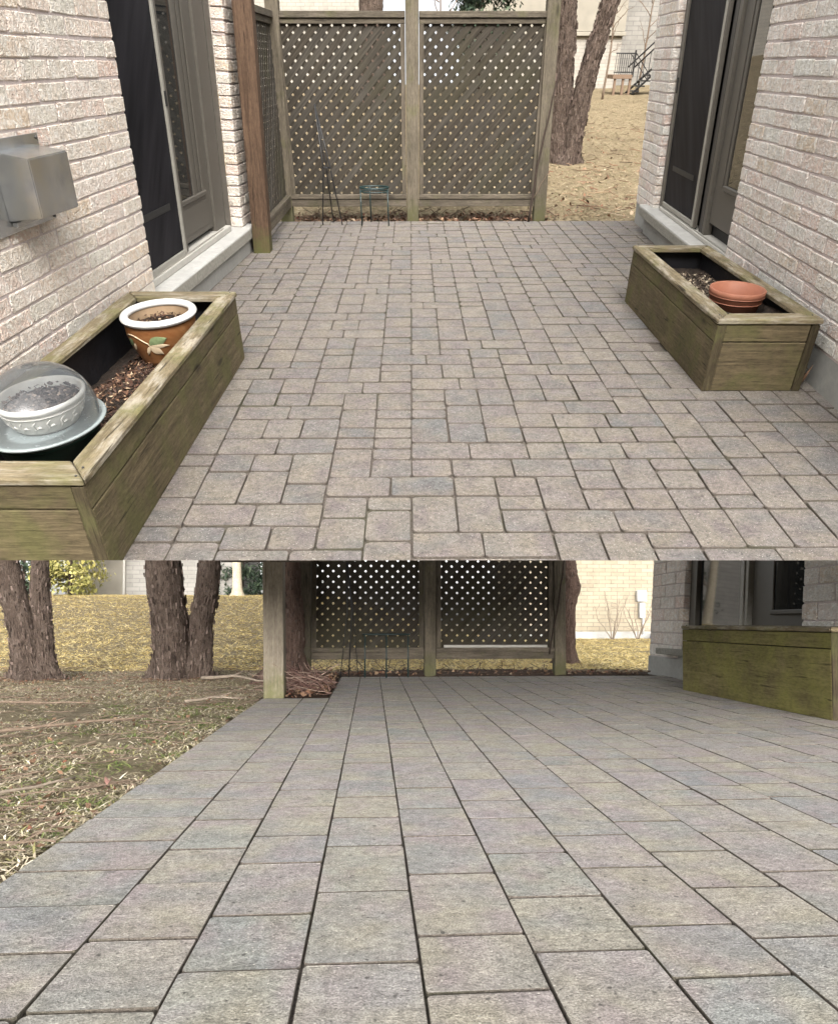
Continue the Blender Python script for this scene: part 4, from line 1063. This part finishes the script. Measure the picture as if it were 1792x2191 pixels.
B('corner_trim', (3.3, -0.05, -0.4), (3.42, -0.001, 6.0), M['beige_wall'], wh, 0.005)
rt = thing('tree', 'brown tree trunk rising behind the top rail of the upper lattice', 'tree', UP @ Matrix.Translation((-0.9, 21.0, z_up(-0.9, 21))))
trunk(rt, 'trunk', [(0, 0, -0.1), (0.02, 0, 1.2), (0.0, 0, 2.6), (0.05, 0.05, 4.2)], [0.34, 0.28, 0.25, 0.2], M['birch'], 200, 16)
for k in range(7): limb(rt, 'limb', (0, 0, 2.2 + 0.25 * k), (random.uniform(-2.5, 3.2), random.uniform(-1, 1), 2.6 + 0.3 * k), 0.05, 0.008, 'twig', 10, 0.1, 7)
def foliage_tree(name, label, mw, rx, ry, h, n, mat, z0=0.1, sz=(0.03, 0.09), asp=0.4, cone=0.0, trunk_mat='twig_dark', seed=1, group=None, cat='shrub'):
    root = thing(name, label, cat, mw, group)
    bm = bmesh.new(); tube(bm, [(0, 0, -0.1), (0.02, 0, h * 0.5), (0, 0.02, h * 0.9)], [0.05, 0.035, 0.01], 7)
    for k in range(16):
        a = random.uniform(0, 6.28); z = h * random.uniform(0.1, 0.8); q = 1 - cone * z / h
        tube(bm, wander((0, 0, z), (rx * 0.8 * q * math.cos(a), ry * 0.8 * q * math.sin(a), z + h * 0.1), 4, 0.03), 0.008, 4)
    emit('trunk', bm, M[trunk_mat], root, None, True)
    rr = random.Random(seed); clumps = []
    for _ in range(70):
        z = h * (z0 + (1 - z0) * rr.random()); q = (1 - cone * z / h); a = rr.uniform(0, 6.28); r_ = math.sqrt(rr.uniform(0.15, 1.0))
        clumps.append((rx * q * r_ * math.cos(a), ry * q * r_ * math.sin(a), z))
    bm = bmesh.new()
    def pl():
        c = random.choice(clumps); s = 0.16 * rx
        q = Vector(c) + Vector((random.gauss(0, s), random.gauss(0, s), random.gauss(0, s * 0.7)))
        return q, Vector((q.x, q.y, 0.4))
    flakes(bm, n, pl, sz, asp)
    emit('crown', bm, M[mat], root, recalc=False, kind='stuff')
    return root
foliage_tree('evergreen_tree', 'dark evergreen tree just visible over the upper lattice', UP @ Matrix.Translation((1.75, 22.5, z_up(2, 22))), 0.85, 0.7, 3.3, 5000, 'needles', 0.3, (0.04, 0.12), 0.3, 0.2, cat='tree')
for k, (x, y) in enumerate(((0.6, 20.0), (4.9, 22.0), (6.3, 24.0))):
    sh = thing('bare_tree', ('thin bare tree showing over the right panel of the upper lattice', 'thin bare sapling in front of the beige building', 'thin bare tree beside the black outside stairs')[k], 'tree', UP @ Matrix.Translation((x, y, z_up(x, y))))
    bm = bmesh.new(); tube(bm, wander((0, 0, -0.05), (0.1, 0, 3.2), 12, 0.03), [0.03 - 0.002 * i for i in range(13)], 6); emit('trunk', bm, M['twig'], sh, None, True)
    for j in range(9):
        z = 0.9 + 0.25 * j; limb(sh, 'branch', (0.03, 0, z), (random.uniform(-0.9, 0.9), random.uniform(-0.4, 0.4), z + random.uniform(0.3, 0.9)), 0.012, 0.003, 'twig', 8, 0.04, 4)

# ---- outside stairs
st = thing('outside_stairs', 'black metal outside stairs with railing beside the beige building', 'stairs', UP @ Matrix.Translation((5.62, 23.6, 0.70)))
zb = 0.07
B('landing', (-0.22, -0.3, 0.27), (0.30, 0.4, 0.36), M['brown_timber'], st, 0.005)
for x in (-0.17, 0.05, 0.24): B('landing_post', (x, -0.27, -0.1), (x + 0.06, -0.2, 0.268), M['brown_timber'], st, 0.004)
for i in range(9):
    B('baluster', (-0.19 + i * 0.055, -0.285, 0.361), (-0.177 + i * 0.055, -0.272, 0.80), M['black_metal'], st, 0)
for z in (0.40, 0.80): B('landing_rail', (-0.21, -0.292, z), (0.30, -0.266, z + 0.025), M['black_metal'], st, 0.002)
B('newel', (0.285, -0.295, 0.30), (0.325, -0.255, 0.88), M['black_metal'], st, 0.002)
for i in range(12):
    x = 0.36 + i * 0.135; z = -0.02 + 0.115 * i
    B('tread', (x, -0.35, z), (x + 0.17, 0.35, z + 0.03), M['black_metal'], st, 0.003)
    B('baluster', (x + 0.06, -0.34, z + 0.03), (x + 0.075, -0.325, z + 0.62), M['black_metal'], st, 0)
for y in (-0.345, 0.33):
    bm = bmesh.new(); tube(bm, [(0.33, y, -0.06), (2.05, y, 1.41)], 0.028, 4); emit('stringer', bm, M['black_metal'], st)
    bm = bmesh.new(); tube(bm, [(0.31, y, 0.52), (2.05, y, 2.02)], 0.018, 6); emit('handrail', bm, M['black_metal'], st, None, True)
for y in (-0.3, 0.28):
    bm = bmesh.new(); tube(bm, [(0.31, y, 0.82), (0.9, y, 0.20)], 0.012, 5); emit('brace', bm, M['black_metal'], st)

# ================================================================ LOWER PATIO
# ---- right house
LRW = wall_frame((2.72, 0, 0), -0.004, 0.06)
g = 1; HL = 1.22
hb = house('brick_house', 'grey washed brick house corner behind the lower planter with dark glass doors', LRW, g, [(3.3, 4.30, 0.175), (5.99, 6.70, 0.175)], 0.111, 0.31, M['brick_cool'], 0.17, HL, None, (3.3, 6.68), 2.75)
P(hb, 'foundation', 2.7, 6.69, -0.06, 0.172, 0.012, -0.09, 'foundation', g, 0.006)
P(hb, 'door_sill', 3.9, 6.32, 0.20, 0.255, 0.10, -0.16, 'sill_rough', g, 0.006)
P(hb, 'sill_base', 4.0, 6.0, -0.03, 0.199, 0.03, -0.16, 'foundation', g)
f_ = P(hb, 'door_frame', 5.87, 5.985, 0.255, HL, -0.05, -0.14, 'bronze', g)
s_ = P(hb, 'sliding_door', 5.16, 5.86, 0.31, HL, -0.085, -0.12, 'bronze_dark', g)
P(hb, 'pane', 5.17, 5.85, 0.42, HL, -0.081, -0.0845, 'glass', g, 0, s_)
P(hb, 'screen_stile', 5.06, 5.10, 0.28, HL, -0.06, -0.13, 'alu', g, 0.003, s_)
P(hb, 'screen_stile', 5.108, 5.15, 0.28, HL, -0.052, -0.13, 'alu', g, 0.003, s_)
d = P(hb, 'door', 4.2, 5.05, 0.28, HL, -0.095, -0.13, 'bronze', g)
P(hb, 'pane', 4.25, 4.76, 0.59, HL, -0.091, -0.0945, 'glass', g, 0, d)
P(hb, 'stile_moulding', 4.765, 4.80, 0.56, HL, -0.08, -0.0945, 'bronze', g, 0.004, d)
P(hb, 'rail_moulding', 4.25, 4.80, 0.555, 0.588, -0.076, -0.0945, 'bronze', g, 0.006, d)
P(hb, 'threshold', 4.2, 5.86, 0.256, 0.279, -0.03, -0.14, 'threshold', g, 0.004)
P(hb, 'door_backing', 4.2, 5.985, 0.255, HL, -0.145, -0.17, 'seal', g, 0)
# ---- lower planter
PBM = Matrix.Translation((2.315, 3.405, 0)) @ Matrix.Rotation(R(1.6), 4, 'Z')
planter('wooden_planter', 'mossy green timber planter box at the right of the lower patio', PBM, 0.39, 1.60, 0.472, 0.08, 0.10, timber='mossy')
soil_bed('soil', 'dark soil inside the lower planter', PBM, 0.39, 1.60, lambda x, y: 0.36)

# ---- fence, posts
fl_ = fence('lattice_fence', 'weathered brown lattice screen across the back of the lower patio', Matrix.Translation((0, 6.46, 0)), [-0.605, 0.535, 1.745], 0.105, 0.155, 0.26, 1.56, 1.62, [0, 0, 0], 'fence', -0.004, 0.0985)
B('lit_rail_strip', (0.66, -0.0585, 0.2605), (1.62, -0.034, 0.285), M['alu'], fl_, 0.002)  # no batten: pale strip standing in for light on the rail's top
gp_ = thing('timber_post', 'square weathered grey post at the corner of the lower patio', 'post', Matrix.Translation((-0.638, 4.72, 0)) @ Matrix.Rotation(R(-0.8), 4, 'Y'))
B('post_shaft', (-0.066, -0.066, -0.05), (0.066, 0.066, 1.75), M['grey_post'], gp_, 0.005)
ct = thing('cedar_tree', 'thick stringy-barked tree trunk behind the grey corner post', 'tree', Matrix.Translation((-0.735, 6.16, -0.03)))
trunk(ct, 'trunk', [(0, 0, -0.05), (0.0, 0, 0.12), (0.005, 0, 0.45), (-0.02, 0, 1.1), (-0.02, 0, 2.2)], [0.19, 0.155, 0.132, 0.122, 0.11], M['cedar_bark'], 260, 26, 0.10)

wire('plant_support', 'thin black wire plant support standing before the lower lattice', 'plant support', Matrix.Translation((-0.12, 6.30, 0)),
     [([(-0.085, 0.02, 0), (-0.06, 0.05, 0.6), (-0.11, 0.09, 1.15)], 'leg', 0.006), ([(-0.16, 0.05, 0), (-0.10, 0.05, 0.6), (-0.11, 0.09, 1.15)], 'leg', 0.004), ([(0.0, 0.08, 0), (-0.05, 0.08, 0.6), (-0.11, 0.09, 1.15)], 'leg', 0.004)], 'black_metal', None)
wire('plant_stand', 'low teal wire plant stand before the lower lattice', 'plant stand', Matrix.Translation((0.13, 6.30, 0)),
     [(ring(0.21, 0.07, 0.385), 'top_ring', 0.007), ([(-0.19, -0.03, 0), (-0.19, -0.03, 0.385)], 'leg', 0.007), ([(0.0, -0.065, 0), (0.0, -0.065, 0.385)], 'leg', 0.007), ([(0.195, -0.02, 0), (0.195, -0.02, 0.385)], 'leg', 0.007)], 'teal_wire', None)
vs2 = thing('climbing_vine', 'dark vine stem climbing the right post of the lower lattice', 'stem', Matrix.Translation((1.62, 6.40, 0)))
bm = bmesh.new(); tube(bm, wander((0.02, 0, 0.2), (0.16, -0.02, 1.3), 12, 0.012, 9), 0.008, 6); emit('main_stem', bm, M['twig_dark'], vs2, None, True)
# brush pile in the notch, twigs under the fence
bm = bmesh.new()
for _ in range(150):
    x = random.uniform(-0.62, -0.33); y = random.uniform(4.75, 5.6); a = random.gauss(0.5, 0.6); L = random.uniform(0.1, 0.38)
    z = random.uniform(0.0, 0.12); sg = random.choice((-1, 1))
    tube(bm, wander((x, y, z), (min(-0.27, x + sg * L * math.cos(a) * 0.8), y + random.uniform(-0.15, 0.15), max(0.005, z + sg * L * -0.45 * math.sin(a))), 4, 0.012), random.uniform(0.0018, 0.004), 4)
emit('brush_pile', bm, chips('brush_twig', [(0.0, (0.07, 0.035, 0.03)), (0.5, (0.13, 0.075, 0.06)), (1.0, (0.27, 0.20, 0.16))]), None, None, kind='stuff', label='tangled pile of dry reddish twigs beside the grey post', cat='brush pile')
bm = bmesh.new()
for _ in range(110):
    x = random.uniform(-0.6, 1.75); y = 6.5 + random.uniform(-0.1, 0.3); a = random.uniform(0, 3.14); L = random.uniform(0.08, 0.3)
    tube(bm, wander((x, y, 0.0), (x + L * math.cos(a), y, 0.02 + random.uniform(0, 0.12) * math.sin(a)), 4, 0.012), 0.003, 4)
emit('twig_litter', bm, M['twig_dark'], None, None, kind='stuff', label='dark twigs lying under the lower lattice', cat='twigs')
bm = bmesh.new()
def lit_lo():
    if random.random() < 0.4: x, y = random.uniform(-0.7, -0.3), random.uniform(4.66, 6.3)
    else: x, y = random.uniform(-0.6, 2.6), 6.42 + abs(random.gauss(0, 0.2))
    return (x, y, 0.005 + random.uniform(0, 0.03)), (0, 0, 1)
flakes(bm, 1500, lit_lo, (0.010, 0.03), 0.6)
emit('leaf_litter', bm, M['litter'], None, None, kind='stuff', label='brown leaf litter in the bed under the lower lattice', cat='leaf litter')

# ---- trees on the lower lawn
GT = 'twin-trunked trees on the lower lawn'
ta = thing('birch_tree', 'leaning twin-trunked peeling-bark tree at the far left of the lower lawn', 'tree', Matrix.Translation((-3.02, 6.55, z_low(-3, 6.55))), GT)
trunk(ta, 'trunk', [(-0.02, 0.0, -0.05), (-0.05, 0, 0.12), (-0.12, 0, 0.45), (-0.24, 0, 0.9), (-0.36, 0, 1.5), (-0.5, 0.05, 2.4)], [0.17, 0.130, 0.115, 0.108, 0.10, 0.09], M['birch'], 700)
trunk(ta, 'trunk', [(0.10, 0.03, -0.05), (0.08, 0.03, 0.12), (0.04, 0.03, 0.5), (0.01, 0.03, 1.0), (-0.02, 0.05, 2.4)], [0.12, 0.088, 0.078, 0.070, 0.06], M['birch'], 500)
tb = thing('birch_tree', 'stout twin-trunked peeling-bark tree left of the grey post', 'tree', Matrix.Translation((-1.74, 6.60, z_low(-1.7, 6.6))), GT)
trunk(tb, 'trunk', [(-0.06, 0.0, -0.05), (-0.075, 0, 0.12), (-0.11, 0, 0.5), (-0.175, 0, 1.0), (-0.3, 0, 2.4)], [0.20, 0.165, 0.155, 0.150, 0.13], M['birch'], 1100)
trunk(tb, 'trunk', [(0.12, 0.03, -0.05), (0.13, 0.03, 0.12), (0.165, 0.03, 0.5), (0.225, 0.03, 1.0), (0.32, 0.05, 2.4)], [0.14, 0.112, 0.100, 0.096, 0.08], M['birch'], 700)
tr_ = thing('tree', 'slim grey-brown trunk just right of the lower lattice', 'tree', Matrix.Translation((2.44, 8.6, z_low(2.4, 8.6))))
trunk(tr_, 'trunk', [(-0.03, 0, -0.05), (0.0, 0, 0.2), (0.01, 0, 0.7), (0.06, 0, 0.95), (0.03, 0, 1.3), (0.05, 0, 2.4)], [0.13, 0.085, 0.075, 0.095, 0.07, 0.06], M['cedar_bark'], 120, 16)
pt = thing('pale_tree', 'slim pale-barked tree before the far dark evergreen', 'tree', Matrix.Translation((-3.45, 18.3, z_low(-3.45, 18.3) - 0.05)))
trunk(pt, 'trunk', [(0, 0, -0.1), (0.0, 0, 0.15), (-0.02, 0, 0.8), (-0.05, 0, 2.5)], [0.22, 0.125, 0.11, 0.09], M['pale_bark'], 0, 14, 0.03)
limb(pt, 'branch', (0.02, 0, 1.0), (0.7, 0, 1.7), 0.03, 0.008, 'pale_twig' if 'pale_twig' in M else 'twig_pale', 8, 0.04, 4)

# ---- houses beyond the lower lawn
fh = thing('far_house', 'grey-white brick house beyond the left lawn', 'house', Matrix.Translation((-6.9, 20.2, 1.0)))
B('front_wall', (0.0, 0, -0.3), (3.1, 4, 4.0), M['far_brick_left'], fh, 0.01)
B('side_wing', (-1.9, 0.6, -0.3), (-0.002, 4, 4.0), M['beige_wall'], fh, 0.01)
B('downpipe', (-0.06, -0.08, 0.0), (0.0, -0.003, 4.0), M['threshold'], fh, 0.01)
B('foundation', (-1.95, 0.5, -0.3), (-0.003, 0.599, 0.14), M['foundation'], fh, 0.005)
fr_ = thing('far_house', 'sunlit cream brick house beyond the right end of the lower lattice', 'house', Matrix.Translation((5.0, 16.5, 0.1)))
B('wall', (-1.4, 0, 0.16), (4.5, 4, 4.0), M['far_brick_warm'], fr_, 0.01)
B('foundation', (-1.4, -0.02, -0.4), (4.5, 4, 0.159), M['sill'], fr_, 0.01)
mb = thing('meter_box', 'grey electric meter box with pipe on the cream brick wall', 'meter box', Matrix.Translation((6.46, 16.43, 1.0)))
B('case', (-0.13, -0.08, -0.02), (0.10, 0.065, 0.24), M['meter'], mb, 0.01)
B('lower_case', (-0.07, -0.06, -0.42), (0.06, 0.065, -0.05), M['meter'], mb, 0.01)
bm = bmesh.new(); tube(bm, [(0.03, 0, -0.40), (0.03, 0, -0.8)], 0.02, 8); emit('pipe', bm, M['meter'], mb, None, True)
tc_ = thing('tarp_bundle', 'small blue and red bundle at the foot of the cream brick wall', 'bundle', Matrix.Translation((6.68, 16.1, 0.1)))
bm = bmesh.new(); bmesh.ops.create_icosphere(bm, subdivisions=3, radius=0.17)
for v in bm.verts: v.co = Vector((v.co.x * 0.8, v.co.y * 0.6, max(-0.02, v.co.z * 0.75))) * (1 + 0.35 * fbm(v.co, 9))
emit('blue_cover', bm, M['blue'], tc_, None, True)
bm = bmesh.new(); bmesh.ops.create_icosphere(bm, subdivisions=2, radius=0.11)
for v in bm.verts: v.co = v.co * (1 + 0.4 * fbm(v.co, 12)) + Vector((0.17, 0.02, 0.17))
emit('red_cover', bm, M['red'], tc_, None, True)
for k, (x, y, h) in enumerate(((5.55, 15.9, 1.15), (6.15, 15.9, 1.05))):
    sh = thing('bare_shrub', ('bare twiggy shrub at the middle of the cream brick wall', 'bare twiggy shrub beside the meter box')[k], 'shrub', Matrix.Translation((x, y, z_low(x, y))))
    for j in range(7):
        a = random.uniform(0, 6.28); limb(sh, 'branch', (0.02 * math.cos(a), 0, 0), (0.38 * math.cos(a), 0.25 * math.sin(a), h * random.uniform(0.6, 1.0)), 0.014, 0.005, 'twig_pale', 8, 0.03, 2)
foliage_tree('evergreen_shrub', 'yellow-green evergreen shrub behind the far left tree', Matrix.Translation((-7.75, 18.6, z_low(-7.7, 18.6))), 0.85, 0.7, 2.6, 5200, 'yellow_green', 0.02, (0.03, 0.09), 0.45, 0.15)
foliage_tree('evergreen_shrub', 'dark evergreen shrub at the left edge behind the leaning tree', Matrix.Translation((-9.2, 19.2, z_low(-9, 19))), 0.9, 0.7, 2.8, 4200, 'needles', 0.02, (0.04, 0.11), 0.35, 0.1)
foliage_tree('evergreen_shrub', 'dark evergreen shrub between the far house and the grey post', Matrix.Translation((-3.75, 20.6, z_low(-3.7, 20.5))), 0.9, 0.6, 2.8, 5200, 'needles', 0.0, (0.05, 0.14), 0.22, 0.1)
foliage_tree('evergreen_shrub', 'dark evergreen shrub partly behind the pale slim tree', Matrix.Translation((-2.5, 21.2, z_low(-2.5, 21))), 0.9, 0.6, 2.8, 4200, 'needles', 0.0, (0.05, 0.14), 0.22, 0.1)

# ---- lower lawn grass and debris
def g_lo():
    y = 1.2 + 7.6 * random.random() ** 1.15; x = -0.735 - (0.75 * y - 0.2) * random.random() ** 0.9 if y < 4.7 else random.uniform(-0.62 * y - 0.3, -0.70)
    if x < -0.62 * y - 0.5: return None
    if fbm((x, y, 2), 2.2) + 0.55 * random.random() < -0.05: return None
    return (x, y, z_low(x, y) - 0.004)
grass('dead_grass', 165000, g_lo, 'straw_dull', None, 'matted straw and green grass on the near lower lawn', ln=(0.012, 0.05), wd=0.0022, lie=0.42)
def g_far():
    y = random.uniform(7.5, 20); x = random.uniform(-0.55 * y, 0.42 * y)
    return (x, y, z_low(x, y) - 0.004)
grass('dead_grass', 110000, g_far, 'straw_sunlit', None, 'dormant grass on the far lower lawn, sunlit gold put into its colour', ln=(0.05, 0.14), wd=0.0045, lie=0.66)
def tuft():
    k = random.choice(tufts); return (k[0] + random.gauss(0, 0.03), k[1] + random.gauss(0, 0.035), z_low(*k) - 0.003)
tufts = []
while len(tufts) < 60:
    y = random.uniform(1.3, 4.5); x = -0.78 - abs(random.gauss(0, 0.5))
    if x > -0.6 * y - 0.3: tufts.append((x, y))
grass('green_grass', 2600, tuft, None or 'green_blade', None, 'small green grass tufts beside the lower paver edge', ln=(0.03, 0.07), wd=0.0018, lie=0.45) if M.setdefault('green_blade', chips('green_blade', [(0.0, (0.07, 0.10, 0.025)), (0.6, (0.13, 0.17, 0.045)), (1.0, (0.30, 0.29, 0.12))])) else None
bm = bmesh.new()
def deb():
    if random.random() < 0.3:
        c = random.choice(((-3.02, 6.55), (-1.74, 6.6))); a = random.uniform(0, 6.28); q = 0.16 + abs(random.gauss(0, 0.22))
        x, y = c[0] + 1.2 * q * math.cos(a), c[1] + q * math.sin(a)
        return (x, y, z_low(x, y) + 0.012), (0, 0, 1)
    p = None
    while p is None: p = g_lo()
    return (p[0], p[1], p[2] + 0.012), (0, 0, 1)
flakes(bm, 4200, deb, (0.005, 0.018), 0.6)
emit('leaf_litter', bm, M['litter'], None, None, kind='stuff', label='scattered brown leaf scraps over the near lower lawn', cat='leaf litter')
bm = bmesh.new()
for _ in range(650):
    p = None
    while p is None: p = g_lo()
    a = random.uniform(-0.6, 0.9); L = random.uniform(0.05, 0.26) * random.choice((-1, 1))
    tube(bm, wander((p[0], p[1], p[2] + 0.012), (min(-0.73, p[0] + L * math.cos(a)), p[1] + L * math.sin(a), p[2] + random.uniform(0.008, 0.035)), 4, 0.008), random.uniform(0.0012, 0.0030), 4)
emit('twig_litter', bm, M['twig'], None, None, kind='stuff', label='fine dry twigs strewn over the near lower lawn', cat='twigs')
def stick(label, pts, r, mat):
    o = thing('fallen_stick', label, 'stick', Matrix.Translation(Vector(pts[0])), 'fallen sticks on the lower lawn')
    bm = bmesh.new(); q = []
    for a, b in zip(pts, pts[1:]): q += wander(Vector(a) - Vector(pts[0]), Vector(b) - Vector(pts[0]), 5, 0.006)[:-1]
    q.append(Vector(pts[-1]) - Vector(pts[0])); tube(bm, q, [r * (1 - 0.6 * i / len(q)) for i in range(len(q))], 6)
    emit('stem', bm, M[mat], o, None, True)
    bm = bmesh.new(); m_ = q[len(q) // 2]; tube(bm, wander(m_, m_ + Vector((0.09, 0.05, 0.03)), 4, 0.006), [r * 0.5, r * 0.4, r * 0.35, r * 0.25, r * 0.15], 5)
    emit('side_twig', bm, M[mat], o, None, True)
stick('long thin stick lying at the left edge of the lower lawn below the leaning tree', [(-2.35, 4.35, 0.02), (-2.0, 4.25, 0.03), (-1.62, 4.25, 0.02)], 0.010, 'twig')
stick('forked dark stick lying mid lawn with its cut end towards the patio', [(-1.85, 3.1, 0.015), (-1.5, 3.35, 0.02), (-1.12, 3.62, 0.025)], 0.011, 'twig')
stick('pale curved stick near the paver edge at the lower left', [(-1.35, 1.75, 0.015), (-1.08, 1.93, 0.03), (-0.90, 2.22, 0.025)], 0.008, 'twig_pale')
stick('short pale stick beside the patio edge near the grey post', [(-1.12, 4.32, 0.02), (-0.95, 4.45, 0.03), (-0.80, 4.48, 0.02)], 0.010, 'twig_pale')
stick('thin grey stick lying at the far left below the long stick', [(-1.95, 2.55, 0.015), (-1.62, 2.68, 0.02), (-1.35, 2.85, 0.02)], 0.007, 'twig')
stick('surface root running out from the stout twin-trunked tree', [(-1.5, 6.35, 0.0), (-1.2, 6.2, 0.03), (-0.9, 6.0, 0.0)], 0.018, 'twig_pale')
def dleaf(label, x, y, s, mat='pink_leaf'):
    o = thing('fallen_leaf', label, 'leaf', Matrix.Translation((x, y, z_low(x, y) + 0.012)) @ Matrix.Rotation(random.uniform(0, 6), 4, 'Z'), 'fallen pink leaves')
    bm = bmesh.new(); k = 10; c = bm.verts.new((0, 0, 0.006)); rg = []
    for i in range(k):
        a = 2 * math.pi * i / k; r_ = s * (0.75 + 0.3 * math.cos(a) ** 2 + random.uniform(-0.08, 0.08)); rg.append(bm.verts.new((r_ * math.cos(a), 0.62 * r_ * math.sin(a), 0.018 * abs(math.sin(a)) + random.uniform(0, 0.006))))
    for i in range(k): bm.faces.new((c, rg[i], rg[(i + 1) % k]))
    emit('blade', bm, M[mat], o, None, True)
    bm = bmesh.new(); tube(bm, [(s * 0.9, 0, 0.008), (s * 1.3, 0.01, 0.002)], 0.0012, 4); emit('stalk', bm, M['twig'], o)
dleaf('pink dry leaf lying out on the lower lawn', -1.20, 2.33, 0.021)
dleaf('pink dry leaf touching the paver edge of the lower patio', -0.83, 2.30, 0.022)
dleaf('small pink dry leaf near the curved pale stick', -1.06, 1.72, 0.017)
